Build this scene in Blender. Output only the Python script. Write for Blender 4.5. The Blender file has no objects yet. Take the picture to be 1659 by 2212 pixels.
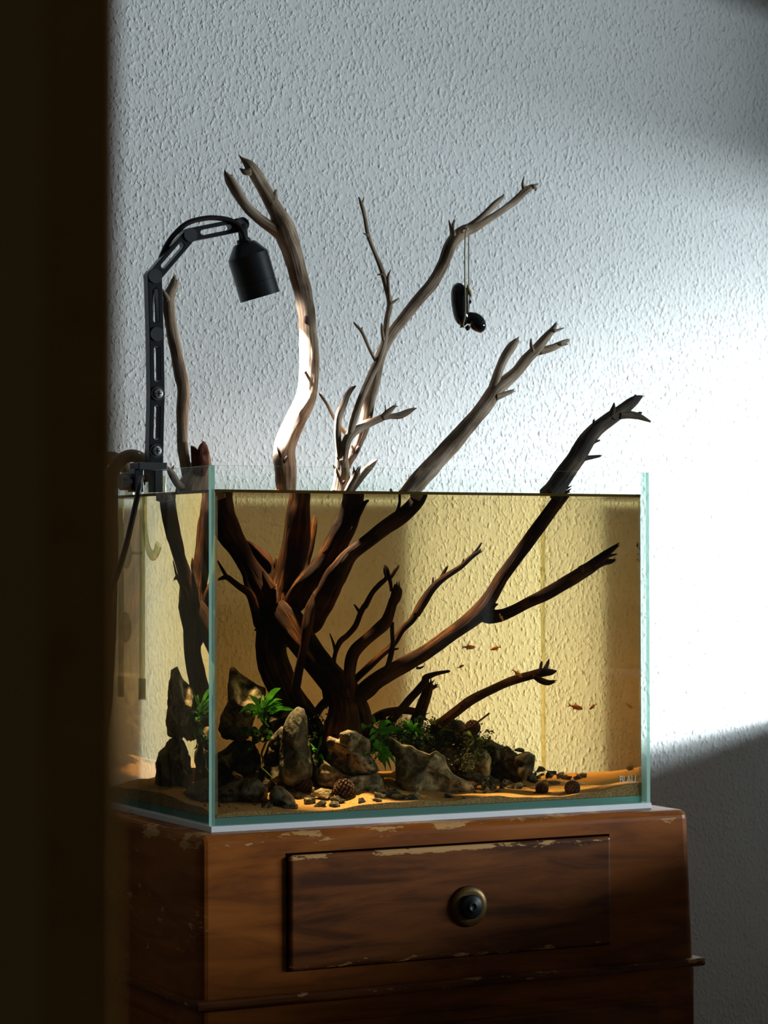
import bpy, bmesh, math, random
from mathutils import Vector, Matrix, noise, Quaternion
random.seed(7)
SC = bpy.context.scene
COL = SC.collection

# ------------------------------------------------------------------ camera
# origin = front left bottom corner of the glass tank, x along the wall, y into the wall, z up
ZF = -0.92                                   # floor level below the tank bottom
F_PX, YAW, PITCH, ROLL = 5438.0, 0.4764435, 0.0192890, -0.00193795
CAM = Vector((-1.1531510559, -2.66784243, 0.3051994477))
CX, CY = 829.5, 1106.0
fwd = Vector((math.sin(YAW)*math.cos(PITCH), math.cos(YAW)*math.cos(PITCH), math.sin(PITCH)))
rgt = Vector((math.cos(YAW), -math.sin(YAW), 0)); upv = rgt.cross(fwd)
rgt, upv = (math.cos(ROLL)*rgt + math.sin(ROLL)*upv), None
upv = rgt.cross(fwd)
cd = bpy.data.cameras.new('camera'); cam = bpy.data.objects.new('camera', cd); COL.objects.link(cam)
cam.matrix_world = Matrix(((rgt.x, upv.x, -fwd.x, CAM.x), (rgt.y, upv.y, -fwd.y, CAM.y), (rgt.z, upv.z, -fwd.z, CAM.z), (0, 0, 0, 1)))
cd.sensor_fit = 'VERTICAL'; cd.sensor_height = 36.0; cd.sensor_width = 27.0
cd.lens = F_PX/2212*36.0
cd.clip_start = 0.05; cd.clip_end = 60
cd.dof.use_dof = True; cd.dof.focus_distance = 3.0; cd.dof.aperture_fstop = 9.0
SC.camera = cam

# ------------------------------------------------------------------ world, lights, exposure
w = bpy.data.worlds.new('world'); SC.world = w; w.use_nodes = True
bg = w.node_tree.nodes['Background']; bg.inputs['Color'].default_value = (0.62, 0.72, 0.80, 1); bg.inputs['Strength'].default_value = 0.027

def aim(o, loc, target):
    o.location = loc
    o.rotation_euler = (Vector(target) - Vector(loc)).to_track_quat('-Z', 'Y').to_euler()

def polar(target, az, slope, dist):
    a = math.radians(az)
    return Vector((target[0] + dist*math.cos(a), target[1] - dist*math.sin(a), target[2] + dist*slope))

# band of bright sky seen through the window on the right
l = bpy.data.lights.new('sky_light', 'AREA'); l.shape = 'RECTANGLE'; l.size = 1.05; l.size_y = 0.28
l.energy = 126; l.color = (0.84, 0.95, 1.0)
o = bpy.data.objects.new('sky_light', l); COL.objects.link(o); aim(o, polar((0.5, 0.2, 0.25), 30, 0.085, 3.6), (0.5, 0.2, 0.25))
# spot whose soft cone shapes the sun patch on the wall beside the tank
l = bpy.data.lights.new('sun_beam', 'SPOT'); l.energy = 1900; l.color = (0.92, 0.98, 1.0); l.spot_size = math.radians(19); l.spot_blend = 1.0; l.shadow_soft_size = 0.13
o = bpy.data.objects.new('sun_beam', l); COL.objects.link(o); aim(o, polar((1.25, 0.44, 0.20), 37, 0.09, 3.6), (1.25, 0.44, 0.20))

vs = SC.view_settings
vs.view_transform = 'Standard'; vs.look = 'None'; vs.gamma = 1.0; vs.use_curve_mapping = False; vs.exposure = 0.0
cy = SC.cycles
cy.max_bounces = 14; cy.transparent_max_bounces = 24; cy.transmission_bounces = 10; cy.glossy_bounces = 6; cy.diffuse_bounces = 4
cy.sample_clamp_indirect = 2.5; cy.caustics_refractive = True; cy.caustics_reflective = False; cy.blur_glossy = 0.5
cy.use_denoising = True

# ------------------------------------------------------------------ helpers
def new_mat(name):
    m = bpy.data.materials.new(name); m.use_nodes = True
    nt = m.node_tree; nt.nodes.clear()
    out = nt.nodes.new('ShaderNodeOutputMaterial')
    return m, nt, out

def N(nt, t, **kw):
    n = nt.nodes.new(t)
    for k, v in kw.items():
        if k in n.bl_rna.properties: setattr(n, k, v)
        else: n.inputs[k].default_value = v
    return n

def rgba(c): return (c[0], c[1], c[2], 1)

def ramp(nt, stops):
    r = nt.nodes.new('ShaderNodeValToRGB')
    e = r.color_ramp.elements
    while len(e) < len(stops): e.new(0.5)
    for q, (p, c) in zip(e, stops): q.position = p; q.color = rgba(c)
    return r

def mapping(nt, coord, scale, rot=(0, 0, 0)):
    tc = nt.nodes.new('ShaderNodeTexCoord'); mp = nt.nodes.new('ShaderNodeMapping')
    mp.inputs['Scale'].default_value = scale; mp.inputs['Rotation'].default_value = rot
    nt.links.new(tc.outputs[coord], mp.inputs['Vector'])
    return mp

def plain(name, col, rough=0.5, metal=0.0, spec=0.5, noise_amt=0.0, scale=40, bump=0.0):
    m, nt, out = new_mat(name)
    b = N(nt, 'ShaderNodeBsdfPrincipled'); b.inputs['Roughness'].default_value = rough; b.inputs['Metallic'].default_value = metal
    b.inputs['Specular IOR Level'].default_value = spec
    b.inputs['Base Color'].default_value = rgba(col)
    nt.links.new(b.outputs[0], out.inputs[0])
    if noise_amt or bump:
        mp = mapping(nt, 'Object', (scale,)*3)
        nz = N(nt, 'ShaderNodeTexNoise'); nz.inputs['Detail'].default_value = 6
        nt.links.new(mp.outputs[0], nz.inputs['Vector'])
        if noise_amt:
            lo = tuple(c*(1-noise_amt) for c in col); hi = tuple(min(1, c*(1+noise_amt)) for c in col)
            r = ramp(nt, [(0.3, lo), (0.7, hi)])
            nt.links.new(nz.outputs['Fac'], r.inputs[0]); nt.links.new(r.outputs[0], b.inputs['Base Color'])
        if bump:
            bp = N(nt, 'ShaderNodeBump'); bp.inputs['Strength'].default_value = 1; bp.inputs['Distance'].default_value = bump
            nt.links.new(nz.outputs['Fac'], bp.inputs['Height']); nt.links.new(bp.outputs[0], b.inputs['Normal'])
    return m

def mesh_obj(name, bm, mat=None, parent=None, smooth=False):
    me = bpy.data.meshes.new(name)
    bm.normal_update(); bm.to_mesh(me); bm.free()
    if mat is not None:
        for q in (mat if isinstance(mat, (list, tuple)) else [mat]): me.materials.append(q)
    if smooth:
        for p in me.polygons: p.use_smooth = True
    ob = bpy.data.objects.new(name, me); COL.objects.link(ob)
    if parent is not None: ob.parent = parent; ob.matrix_parent_inverse = parent.matrix_world.inverted()
    return ob

def tag(o, label=None, cat=None, group=None, kind=None):
    if label: o['label'] = label
    if cat: o['category'] = cat
    if group: o['group'] = group
    if kind: o['kind'] = kind
    return o

def empty(name, loc, label, cat, group=None):
    e = bpy.data.objects.new(name, None); COL.objects.link(e); e.location = loc; e.empty_display_size = 0.02
    e.matrix_world = Matrix.Translation(loc)
    return tag(e, label, cat, group)

def box(bm, a, b, bevel=0.0, seg=2):
    a = Vector(a); b = Vector(b)
    g = bmesh.ops.create_cube(bm, size=1.0)
    vs_ = g['verts']
    for v in vs_:
        v.co = Vector(((a.x+b.x)/2 + v.co.x*(b.x-a.x), (a.y+b.y)/2 + v.co.y*(b.y-a.y), (a.z+b.z)/2 + v.co.z*(b.z-a.z)))
    if bevel:
        es = list({e for v in vs_ for e in v.link_edges})
        bmesh.ops.bevel(bm, geom=es, offset=bevel, segments=seg, profile=0.5, affect='EDGES')
    return vs_

def cyl(bm, p0, p1, r0, r1=None, n=20, caps=True):
    p0 = Vector(p0); p1 = Vector(p1); r1 = r0 if r1 is None else r1
    d = p1 - p0
    g = bmesh.ops.create_cone(bm, cap_ends=caps, segments=n, radius1=r0, radius2=r1, depth=d.length)
    q = Vector((0, 0, 1)).rotation_difference(d.normalized())
    M = Matrix.Translation((p0+p1)/2) @ q.to_matrix().to_4x4()
    bmesh.ops.transform(bm, matrix=M, verts=g['verts'])
    return g['verts']

def lathe(bm, prof, p, axis, n=32):
    """prof: list of (distance along axis, radius)"""
    axis = Vector(axis).normalized(); q = Vector((0, 0, 1)).rotation_difference(axis); p = Vector(p)
    rows = []
    for h, r in prof:
        if r < 1e-6: rows.append([bm.verts.new(p + axis*h)])
        else: rows.append([bm.verts.new(p + q @ Vector((r*math.cos(2*math.pi*i/n), r*math.sin(2*math.pi*i/n), h))) for i in range(n)])
    for a, b in zip(rows[:-1], rows[1:]):
        for i in range(n):
            j = (i+1) % n
            if len(a) == 1 and len(b) == 1: continue
            if len(a) == 1: bm.faces.new((a[0], b[j], b[i]))
            elif len(b) == 1: bm.faces.new((a[i], a[j], b[0]))
            else: bm.faces.new((a[i], a[j], b[j], b[i]))
    bmesh.ops.recalc_face_normals(bm, faces=bm.faces)

def catmull(pts, step):
    """pts: list of (Vector, r). returns denser list."""
    out = []
    n = len(pts)
    for i in range(n-1):
        p0 = pts[max(i-1, 0)]; p1 = pts[i]; p2 = pts[i+1]; p3 = pts[min(i+2, n-1)]
        L = (p2[0]-p1[0]).length
        k = max(2, min(26, int(L/step)))
        for j in range(k):
            t = j/k
            def cr(a, b, c, d): return 0.5*((2*b) + (c-a)*t + (2*a-5*b+4*c-d)*t*t + (3*b-a-3*c+d)*t**3)
            out.append((cr(p0[0], p1[0], p2[0], p3[0]), max(0.0004, cr(p0[1], p1[1], p2[1], p3[1]))))
    out.append(pts[-1])
    return out

def tube(bm, pts, n=12, rough=0.0, step=None, seed=0, caps=True, uv=True, twist=6.0):
    """tube along pts [(Vector, r)], with long ridges when rough > 0"""
    rm = sum(p[1] for p in pts)/len(pts)
    P = catmull(pts, step or max(rm*0.55, 0.0022)) if len(pts) > 2 or step or rough else pts
    uvl = bm.loops.layers.uv.verify() if uv else None
    rows = []; vlen = [0.0]
    t0 = (P[1][0]-P[0][0]).normalized()
    ref = Vector((0, 1, 0)) if abs(t0.y) < 0.9 else Vector((1, 0, 0))
    nrm = (ref - t0*ref.dot(t0)).normalized(); prev = t0
    for i, (c, r) in enumerate(P):
        if i > 0: vlen.append(vlen[-1] + (c-P[i-1][0]).length)
        a = P[max(i-1, 0)][0]; b = P[min(i+1, len(P)-1)][0]
        t = (b-a).normalized() if (b-a).length > 1e-9 else prev
        q = prev.rotation_difference(t); nrm = (q @ nrm); nrm = (nrm - t*nrm.dot(t)).normalized(); prev = t
        bn = t.cross(nrm)
        row = []
        for k in range(n):
            th = 2*math.pi*k/n
            rr = r
            if rough:
                s = vlen[-1]
                d = noise.noise(Vector((math.cos(th+s*twist)*1.9, math.sin(th+s*twist)*1.9, s*9+seed*7.3)))
                d2 = noise.noise(Vector((math.cos(th)*0.8, math.sin(th)*0.8, s*24+seed*3.1)))
                d3 = 1-abs(noise.noise(Vector((math.cos(th+s*twist)*3.4, math.sin(th+s*twist)*3.4, s*5+seed))))*2
                d4 = noise.noise(Vector((math.cos(th+s*twist)*5.2, math.sin(th+s*twist)*5.2, s*55+seed*2.1)))
                rr = r*(1 + rough*(0.85*d + 0.55*d2 + 0.42*d3 + 0.3*d4)) + rough*0.0012*d2
            row.append(bm.verts.new(c + (nrm*math.cos(th) + bn*math.sin(th))*rr))
        rows.append(row)
    fs = []
    for i in range(len(rows)-1):
        for k in range(n):
            j = (k+1) % n
            f = bm.faces.new((rows[i][k], rows[i][j], rows[i+1][j], rows[i+1][k])); fs.append(f)
            if uv:
                us = (k/n, (k+1)/n, (k+1)/n, k/n); ws = (vlen[i], vlen[i], vlen[i+1], vlen[i+1])
                for lp, u_, v_ in zip(f.loops, us, ws): lp[uvl].uv = (u_, v_)
    if caps:
        for row, flip, (c, r), dr in ((rows[0], True, P[0], -1), (rows[-1], False, P[-1], 1)):
            t = (P[1][0]-P[0][0]).normalized() if flip else (P[-1][0]-P[-2][0]).normalized()
            cv = bm.verts.new(c + t*dr*r*(0.25 if rough else 0.0))
            for k in range(n):
                j = (k+1) % n
                f = bm.faces.new((row[j], row[k], cv) if flip else (row[k], row[j], cv))
                if uv:
                    for lp in f.loops: lp[uvl].uv = (0.5, vlen[-1] if not flip else 0)
    for f in fs: f.smooth = True
    return P

# ---- rays of the solved camera, straight and refracted by the water behind the front or the left pane
G = 0.0079; NW = 1.333
def ray(px, py):
    return (rgt*((px-CX)/F_PX) - upv*((py-CY)/F_PX) + fwd).normalized()
def at_y(px, py, y):
    d = ray(px, py); return CAM + d*((y-CAM.y)/d.y)
def refr(d, n):
    c = -d.dot(n); k = 1/NW; return d*k + n*(k*c - math.sqrt(1-k*k*(1-c*c)))
def in_water(px, py, y):
    p = at_y(px, py, G); d = refr(ray(px, py), Vector((0, -1, 0))); return p + d*((y-p.y)/d.y)
def in_water_left(px, py, x):
    d = ray(px, py); p = CAM + d*((G-CAM.x)/d.x); d = refr(d, Vector((-1, 0, 0))); return p + d*((x-p.x)/d.x)
def depth(P): return (P-CAM).dot(fwd)
CR = {'c1': (230, 320, 2.99), 'c2': (680, 360, 2.212), 'c3': (220, 980, 4.0975), 'c4': (440, 1040, 3.318), 'c5': (900, 1040, 3.1302),
      'c6': (230, 1420, 3.2529), 'c7': (660, 1500, 4.1475), 'c8': (980, 1500, 3.6867), 'k1': (440, 1060, 5.53), 'k2': (600, 1060, 4.608),
      'k3': (540, 1300, 5.184), 'k4': (680, 820, 5.925), 'k5': (290, 840, 5.265), 'k6': (460, 1560, 5.53), 'k7': (740, 1540, 5.184), 'px': (0, 0, 1)}
def cpx(c, x, y): a = CR[c]; return a[0]+x/a[2], a[1]+y/a[2]
def P3(c, x, y, dep, wet):
    px, py = cpx(c, x, y)
    return in_water(px, py, dep) if wet else at_y(px, py, dep)
def rad(c, r, P): return r/CR[c][2]/F_PX*depth(P)

# ------------------------------------------------------------------ materials
def wall_material():
    m, nt, out = new_mat('rough_plaster')
    b = N(nt, 'ShaderNodeBsdfPrincipled'); b.inputs['Base Color'].default_value = (0.80, 0.83, 0.83, 1); b.inputs['Roughness'].default_value = 0.75
    b.inputs['Specular IOR Level'].default_value = 0.2
    mp = mapping(nt, 'Object', (1, 1, 0.72), (0, math.radians(14), 0))
    nz = N(nt, 'ShaderNodeTexNoise', Scale=215.0, Detail=2.5, Roughness=0.5, Distortion=0.1)
    nt.links.new(mp.outputs[0], nz.inputs['Vector'])
    r = ramp(nt, [(0.53, (0, 0, 0)), (0.76, (1, 1, 1))]); r.color_ramp.interpolation = 'B_SPLINE'
    nt.links.new(nz.outputs['Fac'], r.inputs[0])
    n2 = N(nt, 'ShaderNodeTexNoise', Scale=300.0, Detail=2.0); nt.links.new(mp.outputs[0], n2.inputs['Vector'])
    ma = N(nt, 'ShaderNodeMath', operation='MULTIPLY_ADD'); ma.inputs[1].default_value = 0.14
    nt.links.new(n2.outputs['Fac'], ma.inputs[0]); nt.links.new(r.outputs[0], ma.inputs[2])
    n3 = N(nt, 'ShaderNodeTexVoronoi', Scale=125.0); n3.feature = 'SMOOTH_F1'; nt.links.new(mp.outputs[0], n3.inputs['Vector'])
    r3 = ramp(nt, [(0.04, (1, 1, 1)), (0.26, (0, 0, 0))]); nt.links.new(n3.outputs['Distance'], r3.inputs[0])
    ma2 = N(nt, 'ShaderNodeMath', operation='MULTIPLY_ADD'); ma2.inputs[1].default_value = 0.55
    nt.links.new(r3.outputs[0], ma2.inputs[0]); nt.links.new(ma.outputs[0], ma2.inputs[2])
    bp = N(nt, 'ShaderNodeBump'); bp.inputs['Strength'].default_value = 1.0; bp.inputs['Distance'].default_value = 0.0018
    nt.links.new(ma2.outputs[0], bp.inputs['Height']); nt.links.new(bp.outputs[0], b.inputs['Normal'])
    nt.links.new(b.outputs[0], out.inputs[0])
    return m

def drift_material(name, cols, rough=0.8, bump=0.0018, spec=0.3):
    """weathered wood with long grain along the branch (UV v runs along it)"""
    m, nt, out = new_mat(name)
    b = N(nt, 'ShaderNodeBsdfPrincipled'); b.inputs['Roughness'].default_value = rough; b.inputs['Specular IOR Level'].default_value = spec
    mp = mapping(nt, 'UV', (24, 20, 1), (0, 0, 0.04))
    nz = N(nt, 'ShaderNodeTexNoise', Scale=1.0, Detail=6.0, Roughness=0.65, Distortion=0.6); nt.links.new(mp.outputs[0], nz.inputs['Vector'])
    mo = mapping(nt, 'Object', (26, 26, 26)); n2 = N(nt, 'ShaderNodeTexNoise', Scale=1.0, Detail=5.0); nt.links.new(mo.outputs[0], n2.inputs['Vector'])
    mx = N(nt, 'ShaderNodeMath', operation='MULTIPLY_ADD'); mx.inputs[1].default_value = 0.45
    nt.links.new(n2.outputs['Fac'], mx.inputs[0])
    sb = N(nt, 'ShaderNodeMath', operation='MULTIPLY'); sb.inputs[1].default_value = 0.55; nt.links.new(nz.outputs['Fac'], sb.inputs[0]); nt.links.new(sb.outputs[0], mx.inputs[2])
    r = ramp(nt, [(0.37, cols[0]), (0.5, cols[1]), (0.62, cols[2])]); nt.links.new(mx.outputs[0], r.inputs[0])
    nt.links.new(r.outputs[0], b.inputs['Base Color'])
    bp = N(nt, 'ShaderNodeBump'); bp.inputs['Strength'].default_value = 1.0; bp.inputs['Distance'].default_value = bump
    nt.links.new(nz.outputs['Fac'], bp.inputs['Height']); nt.links.new(bp.outputs[0], b.inputs['Normal'])
    nt.links.new(b.outputs[0], out.inputs[0])
    return m

def cabinet_material(name, cols, chips=True, vertical=False, rough=0.40):
    """brown stained wood, worn through to bare wood along the edges"""
    m, nt, out = new_mat(name)
    b = N(nt, 'ShaderNodeBsdfPrincipled'); b.inputs['Roughness'].default_value = rough; b.inputs['Specular IOR Level'].default_value = 0.24
    mp = mapping(nt, 'Object', (34, 6, 5) if vertical else (5, 6, 34), (0, math.radians(0 if vertical else 6), 0))
    nz = N(nt, 'ShaderNodeTexNoise', Scale=1.0, Detail=5.0, Roughness=0.6, Distortion=0.8); nt.links.new(mp.outputs[0], nz.inputs['Vector'])
    r = ramp(nt, [(0.35, cols[0]), (0.5, cols[1]), (0.68, cols[2])]); nt.links.new(nz.outputs['Fac'], r.inputs[0])
    col = r.outputs[0]
    if chips:
        at = N(nt, 'ShaderNodeAttribute'); at.attribute_name = 'wear'
        mo = mapping(nt, 'Object', (22, 30, 75)); n2 = N(nt, 'ShaderNodeTexNoise', Scale=1.0, Detail=7.0, Roughness=0.65); nt.links.new(mo.outputs[0], n2.inputs['Vector'])
        ad = N(nt, 'ShaderNodeMath', operation='ADD'); nt.links.new(at.outputs['Fac'], ad.inputs[0]); nt.links.new(n2.outputs['Fac'], ad.inputs[1])
        r2 = ramp(nt, [(0.735, (0, 0, 0)), (0.76, (1, 1, 1))]); nt.links.new(ad.outputs[0], r2.inputs[0])
        mixc = N(nt, 'ShaderNodeMix', data_type='RGBA'); nt.links.new(r2.outputs[0], mixc.inputs['Factor'])
        nt.links.new(col, mixc.inputs[6]); mixc.inputs[7].default_value = (0.62, 0.34, 0.13, 1)
        col = mixc.outputs[2]
    nt.links.new(col, b.inputs['Base Color'])
    bp = N(nt, 'ShaderNodeBump'); bp.inputs['Strength'].default_value = 0.5; bp.inputs['Distance'].default_value = 0.0008
    nt.links.new(nz.outputs['Fac'], bp.inputs['Height']); nt.links.new(bp.outputs[0], b.inputs['Normal'])
    nt.links.new(b.outputs[0], out.inputs[0])
    return m

def glass_pane_material(name, tint, refl=1.0):
    """thin sheet of clear glass: passes light straight, mirrors by angle"""
    m, nt, out = new_mat(name)
    t = N(nt, 'ShaderNodeBsdfTransparent'); t.inputs[0].default_value = rgba(tint)
    g = N(nt, 'ShaderNodeBsdfGlossy'); g.inputs['Roughness'].default_value = 0.0
    lw = N(nt, 'ShaderNodeFresnel', IOR=1.33)
    mu = N(nt, 'ShaderNodeMath', operation='MULTIPLY'); mu.inputs[1].default_value = refl
    nt.links.new(lw.outputs[0], mu.inputs[0])
    geo = N(nt, 'ShaderNodeNewGeometry'); inv = N(nt, 'ShaderNodeMath', operation='SUBTRACT'); inv.inputs[0].default_value = 1.0
    nt.links.new(geo.outputs['Backfacing'], inv.inputs[1])
    mu2 = N(nt, 'ShaderNodeMath', operation='MULTIPLY'); nt.links.new(mu.outputs[0], mu2.inputs[0]); nt.links.new(inv.outputs[0], mu2.inputs[1])
    mix = N(nt, 'ShaderNodeMixShader'); nt.links.new(mu2.outputs[0], mix.inputs[0]); nt.links.new(t.outputs[0], mix.inputs[1]); nt.links.new(g.outputs[0], mix.inputs[2])
    nt.links.new(mix.outputs[0], out.inputs[0])
    return m

def glass_edge_material(name, col, trans=0.45):
    """polished edge of float glass: green, half see-through"""
    m, nt, out = new_mat(name)
    t = N(nt, 'ShaderNodeBsdfTransparent'); t.inputs[0].default_value = rgba(tuple(min(1, c*1.25) for c in col))
    tr = N(nt, 'ShaderNodeBsdfTranslucent'); tr.inputs[0].default_value = rgba(col)
    d = N(nt, 'ShaderNodeBsdfPrincipled'); d.inputs['Base Color'].default_value = rgba(col); d.inputs['Roughness'].default_value = 0.1
    m1 = N(nt, 'ShaderNodeMixShader'); m1.inputs[0].default_value = 0.55
    nt.links.new(tr.outputs[0], m1.inputs[1]); nt.links.new(d.outputs[0], m1.inputs[2])
    m2 = N(nt, 'ShaderNodeMixShader'); m2.inputs[0].default_value = 1-trans
    nt.links.new(t.outputs[0], m2.inputs[1]); nt.links.new(m1.outputs[0], m2.inputs[2])
    nt.links.new(m2.outputs[0], out.inputs[0])
    return m

def water_material():
    m, nt, out = new_mat('tea_stained_water')
    gl = N(nt, 'ShaderNodeBsdfGlass', IOR=NW, Roughness=0.0)
    t = N(nt, 'ShaderNodeBsdfTransparent'); g = N(nt, 'ShaderNodeBsdfGlossy', Roughness=0.0)
    fr = N(nt, 'ShaderNodeFresnel', IOR=NW)
    top = N(nt, 'ShaderNodeMixShader'); nt.links.new(fr.outputs[0], top.inputs[0]); nt.links.new(t.outputs[0], top.inputs[1]); nt.links.new(g.outputs[0], top.inputs[2])
    # near vertical light passes the surface almost unbent, grazing light is refracted in full
    geo = N(nt, 'ShaderNodeNewGeometry'); dp = N(nt, 'ShaderNodeVectorMath', operation='DOT_PRODUCT'); nt.links.new(geo.outputs['Normal'], dp.inputs[0]); nt.links.new(geo.outputs['Incoming'], dp.inputs[1])
    ab = N(nt, 'ShaderNodeMath', operation='ABSOLUTE'); nt.links.new(dp.outputs['Value'], ab.inputs[0])
    mr = N(nt, 'ShaderNodeMapRange'); mr.inputs['From Min'].default_value = 0.40; mr.inputs['From Max'].default_value = 0.30; nt.links.new(ab.outputs[0], mr.inputs['Value'])
    tp = N(nt, 'ShaderNodeMixShader'); nt.links.new(mr.outputs[0], tp.inputs[0]); nt.links.new(top.outputs[0], tp.inputs[1]); nt.links.new(gl.outputs[0], tp.inputs[2]); top = tp
    at = N(nt, 'ShaderNodeAttribute'); at.attribute_name = 'surface'
    mix = N(nt, 'ShaderNodeMixShader'); nt.links.new(at.outputs['Fac'], mix.inputs[0]); nt.links.new(gl.outputs[0], mix.inputs[1]); nt.links.new(top.outputs[0], mix.inputs[2])
    nt.links.new(mix.outputs[0], out.inputs['Surface'])
    va = N(nt, 'ShaderNodeVolumeAbsorption'); va.inputs['Color'].default_value = (0.825, 0.59, 0.02, 1); va.inputs['Density'].default_value = 4.0
    nt.links.new(va.outputs[0], out.inputs['Volume'])
    return m

def rock_material(name, dark, mid, light, scale=1.0):
    m, nt, out = new_mat(name)
    b = N(nt, 'ShaderNodeBsdfPrincipled'); b.inputs['Roughness'].default_value = 0.75; b.inputs['Specular IOR Level'].default_value = 0.15
    mo = mapping(nt, 'Object', (52*scale,)*3)
    nz = N(nt, 'ShaderNodeTexNoise', Scale=1.0, Detail=8.0, Roughness=0.68, Distortion=0.7); nt.links.new(mo.outputs[0], nz.inputs['Vector'])
    r = ramp(nt, [(0.40, dark), (0.52, mid), (0.63, light)]); nt.links.new(nz.outputs['Fac'], r.inputs[0])
    m2 = mapping(nt, 'Object', (120*scale,)*3); n2 = N(nt, 'ShaderNodeTexNoise', Scale=1.0, Detail=6.0); nt.links.new(m2.outputs[0], n2.inputs['Vector'])
    bp = N(nt, 'ShaderNodeBump'); bp.inputs['Strength'].default_value = 1.0; bp.inputs['Distance'].default_value = 0.0035
    nt.links.new(n2.outputs['Fac'], bp.inputs['Height']); nt.links.new(bp.outputs[0], b.inputs['Normal'])
    nt.links.new(r.outputs[0], b.inputs['Base Color']); nt.links.new(b.outputs[0], out.inputs[0])
    return m

def sand_material():
    m, nt, out = new_mat('ochre_sand')
    b = N(nt, 'ShaderNodeBsdfPrincipled'); b.inputs['Roughness'].default_value = 0.85; b.inputs['Specular IOR Level'].default_value = 0.2
    mo = mapping(nt, 'Object', (1000,)*3); v = N(nt, 'ShaderNodeTexVoronoi', Scale=1.0); nt.links.new(mo.outputs[0], v.inputs['Vector'])
    r = ramp(nt, [(0.0, (0.33, 0.17, 0.05)), (0.5, (0.50, 0.30, 0.10)), (1.0, (0.72, 0.50, 0.22))])
    sx = N(nt, 'ShaderNodeSeparateColor'); nt.links.new(v.outputs['Color'], sx.inputs[0]); nt.links.new(sx.outputs[0], r.inputs[0])
    bp = N(nt, 'ShaderNodeBump'); bp.inputs['Strength'].default_value = 0.6; bp.inputs['Distance'].default_value = 0.0007
    nt.links.new(v.outputs['Distance'], bp.inputs['Height']); nt.links.new(bp.outputs[0], b.inputs['Normal'])
    nt.links.new(r.outputs[0], b.inputs['Base Color']); nt.links.new(b.outputs[0], out.inputs[0])
    return m

def leaf_material(name, c0, c1):
    m, nt, out = new_mat(name)
    b = N(nt, 'ShaderNodeBsdfPrincipled'); b.inputs['Roughness'].default_value = 0.45
    mo = mapping(nt, 'Object', (60,)*3); nz = N(nt, 'ShaderNodeTexNoise', Scale=1.0, Detail=3.0); nt.links.new(mo.outputs[0], nz.inputs['Vector'])
    r = ramp(nt, [(0.35, c0), (0.65, c1)]); nt.links.new(nz.outputs['Fac'], r.inputs[0]); nt.links.new(r.outputs[0], b.inputs['Base Color'])
    tr = N(nt, 'ShaderNodeBsdfTranslucent'); nt.links.new(r.outputs[0], tr.inputs[0])
    mx = N(nt, 'ShaderNodeMixShader'); mx.inputs[0].default_value = 0.35
    nt.links.new(b.outputs[0], mx.inputs[1]); nt.links.new(tr.outputs[0], mx.inputs[2]); nt.links.new(mx.outputs[0], out.inputs[0])
    return m

M = {}
M['wall'] = wall_material()
M['floor'] = cabinet_material('floor_boards', [(0.10, 0.06, 0.03), (0.16, 0.10, 0.05), (0.22, 0.14, 0.08)], chips=False)
M['trim_light'] = plain('brown_painted_wall', (0.66, 0.40, 0.12), 0.8, spec=0.05, noise_amt=0.08, scale=6)
M['trim'] = plain('brown_painted_wood', (0.60, 0.28, 0.06), 0.7, spec=0.05, noise_amt=0.15, scale=12)
M['white_paint'] = plain('white_window_paint', (0.75, 0.76, 0.76), 0.4, noise_amt=0.03, scale=8)
M['dresser'] = cabinet_material('stained_brown_wood', [(0.19, 0.052, 0.007), (0.31, 0.086, 0.010), (0.40, 0.12, 0.016)])
M['drawer'] = cabinet_material('figured_brown_wood', [(0.08, 0.024, 0.006), (0.19, 0.056, 0.012), (0.28, 0.088, 0.018)])
M['gap'] = plain('painted_gap_shade', (0.008, 0.004, 0.003), 0.95, spec=0.0, noise_amt=0.1)
M['brass'] = plain('tarnished_brass', (0.17, 0.10, 0.03), 0.4, metal=0.6, noise_amt=0.3, scale=90)
M['iron'] = plain('dark_iron', (0.03, 0.034, 0.036), 0.45, metal=0.6, noise_amt=0.2, scale=90)
M['pane'] = glass_pane_material('clear_float_glass', (0.972, 0.988, 0.98))
M['edge'] = glass_edge_material('green_glass_edge', (0.46, 0.74, 0.64), 0.25)
M['edge_clear'] = glass_edge_material('pale_glass_edge', (0.62, 0.80, 0.72), 0.85)
M['silicone'] = glass_edge_material('clear_silicone', (0.80, 0.78, 0.62), 0.72)
M['edge_dark'] = glass_edge_material('deep_green_glass_edge', (0.30, 0.58, 0.50), 0.25)
M['mat'] = plain('pale_grey_foam', (0.86, 0.93, 1.0), 0.7, noise_amt=0.05, scale=300)
M['water'] = water_material()
M['rim'] = glass_edge_material('brown_water_rim', (0.20, 0.13, 0.03), 0.35)
M['sand'] = sand_material()
M['dry'] = drift_material('weathered_dry_wood', [(0.085, 0.052, 0.03), (0.32, 0.235, 0.155), (0.52, 0.42, 0.32)])
M['dry_dark'] = drift_material('dark_dry_wood', [(0.010, 0.007, 0.006), (0.030, 0.021, 0.015), (0.13, 0.09, 0.05)])
M['wet'] = drift_material('waterlogged_wood', [(0.005, 0.0016, 0.0005), (0.018, 0.0066, 0.002), (0.10, 0.037, 0.009)], rough=0.75, spec=0.08)
M['torn'] = drift_material('torn_red_bark', [(0.035, 0.010, 0.005), (0.10, 0.03, 0.012), (0.16, 0.055, 0.022)])
M['knot'] = plain('knot_hole_wood', (0.05, 0.025, 0.018), 0.9, noise_amt=0.4, scale=200)
M['rock'] = rock_material('grey_brown_rock', (0.06, 0.054, 0.04), (0.25, 0.225, 0.16), (0.60, 0.53, 0.38))
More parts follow.
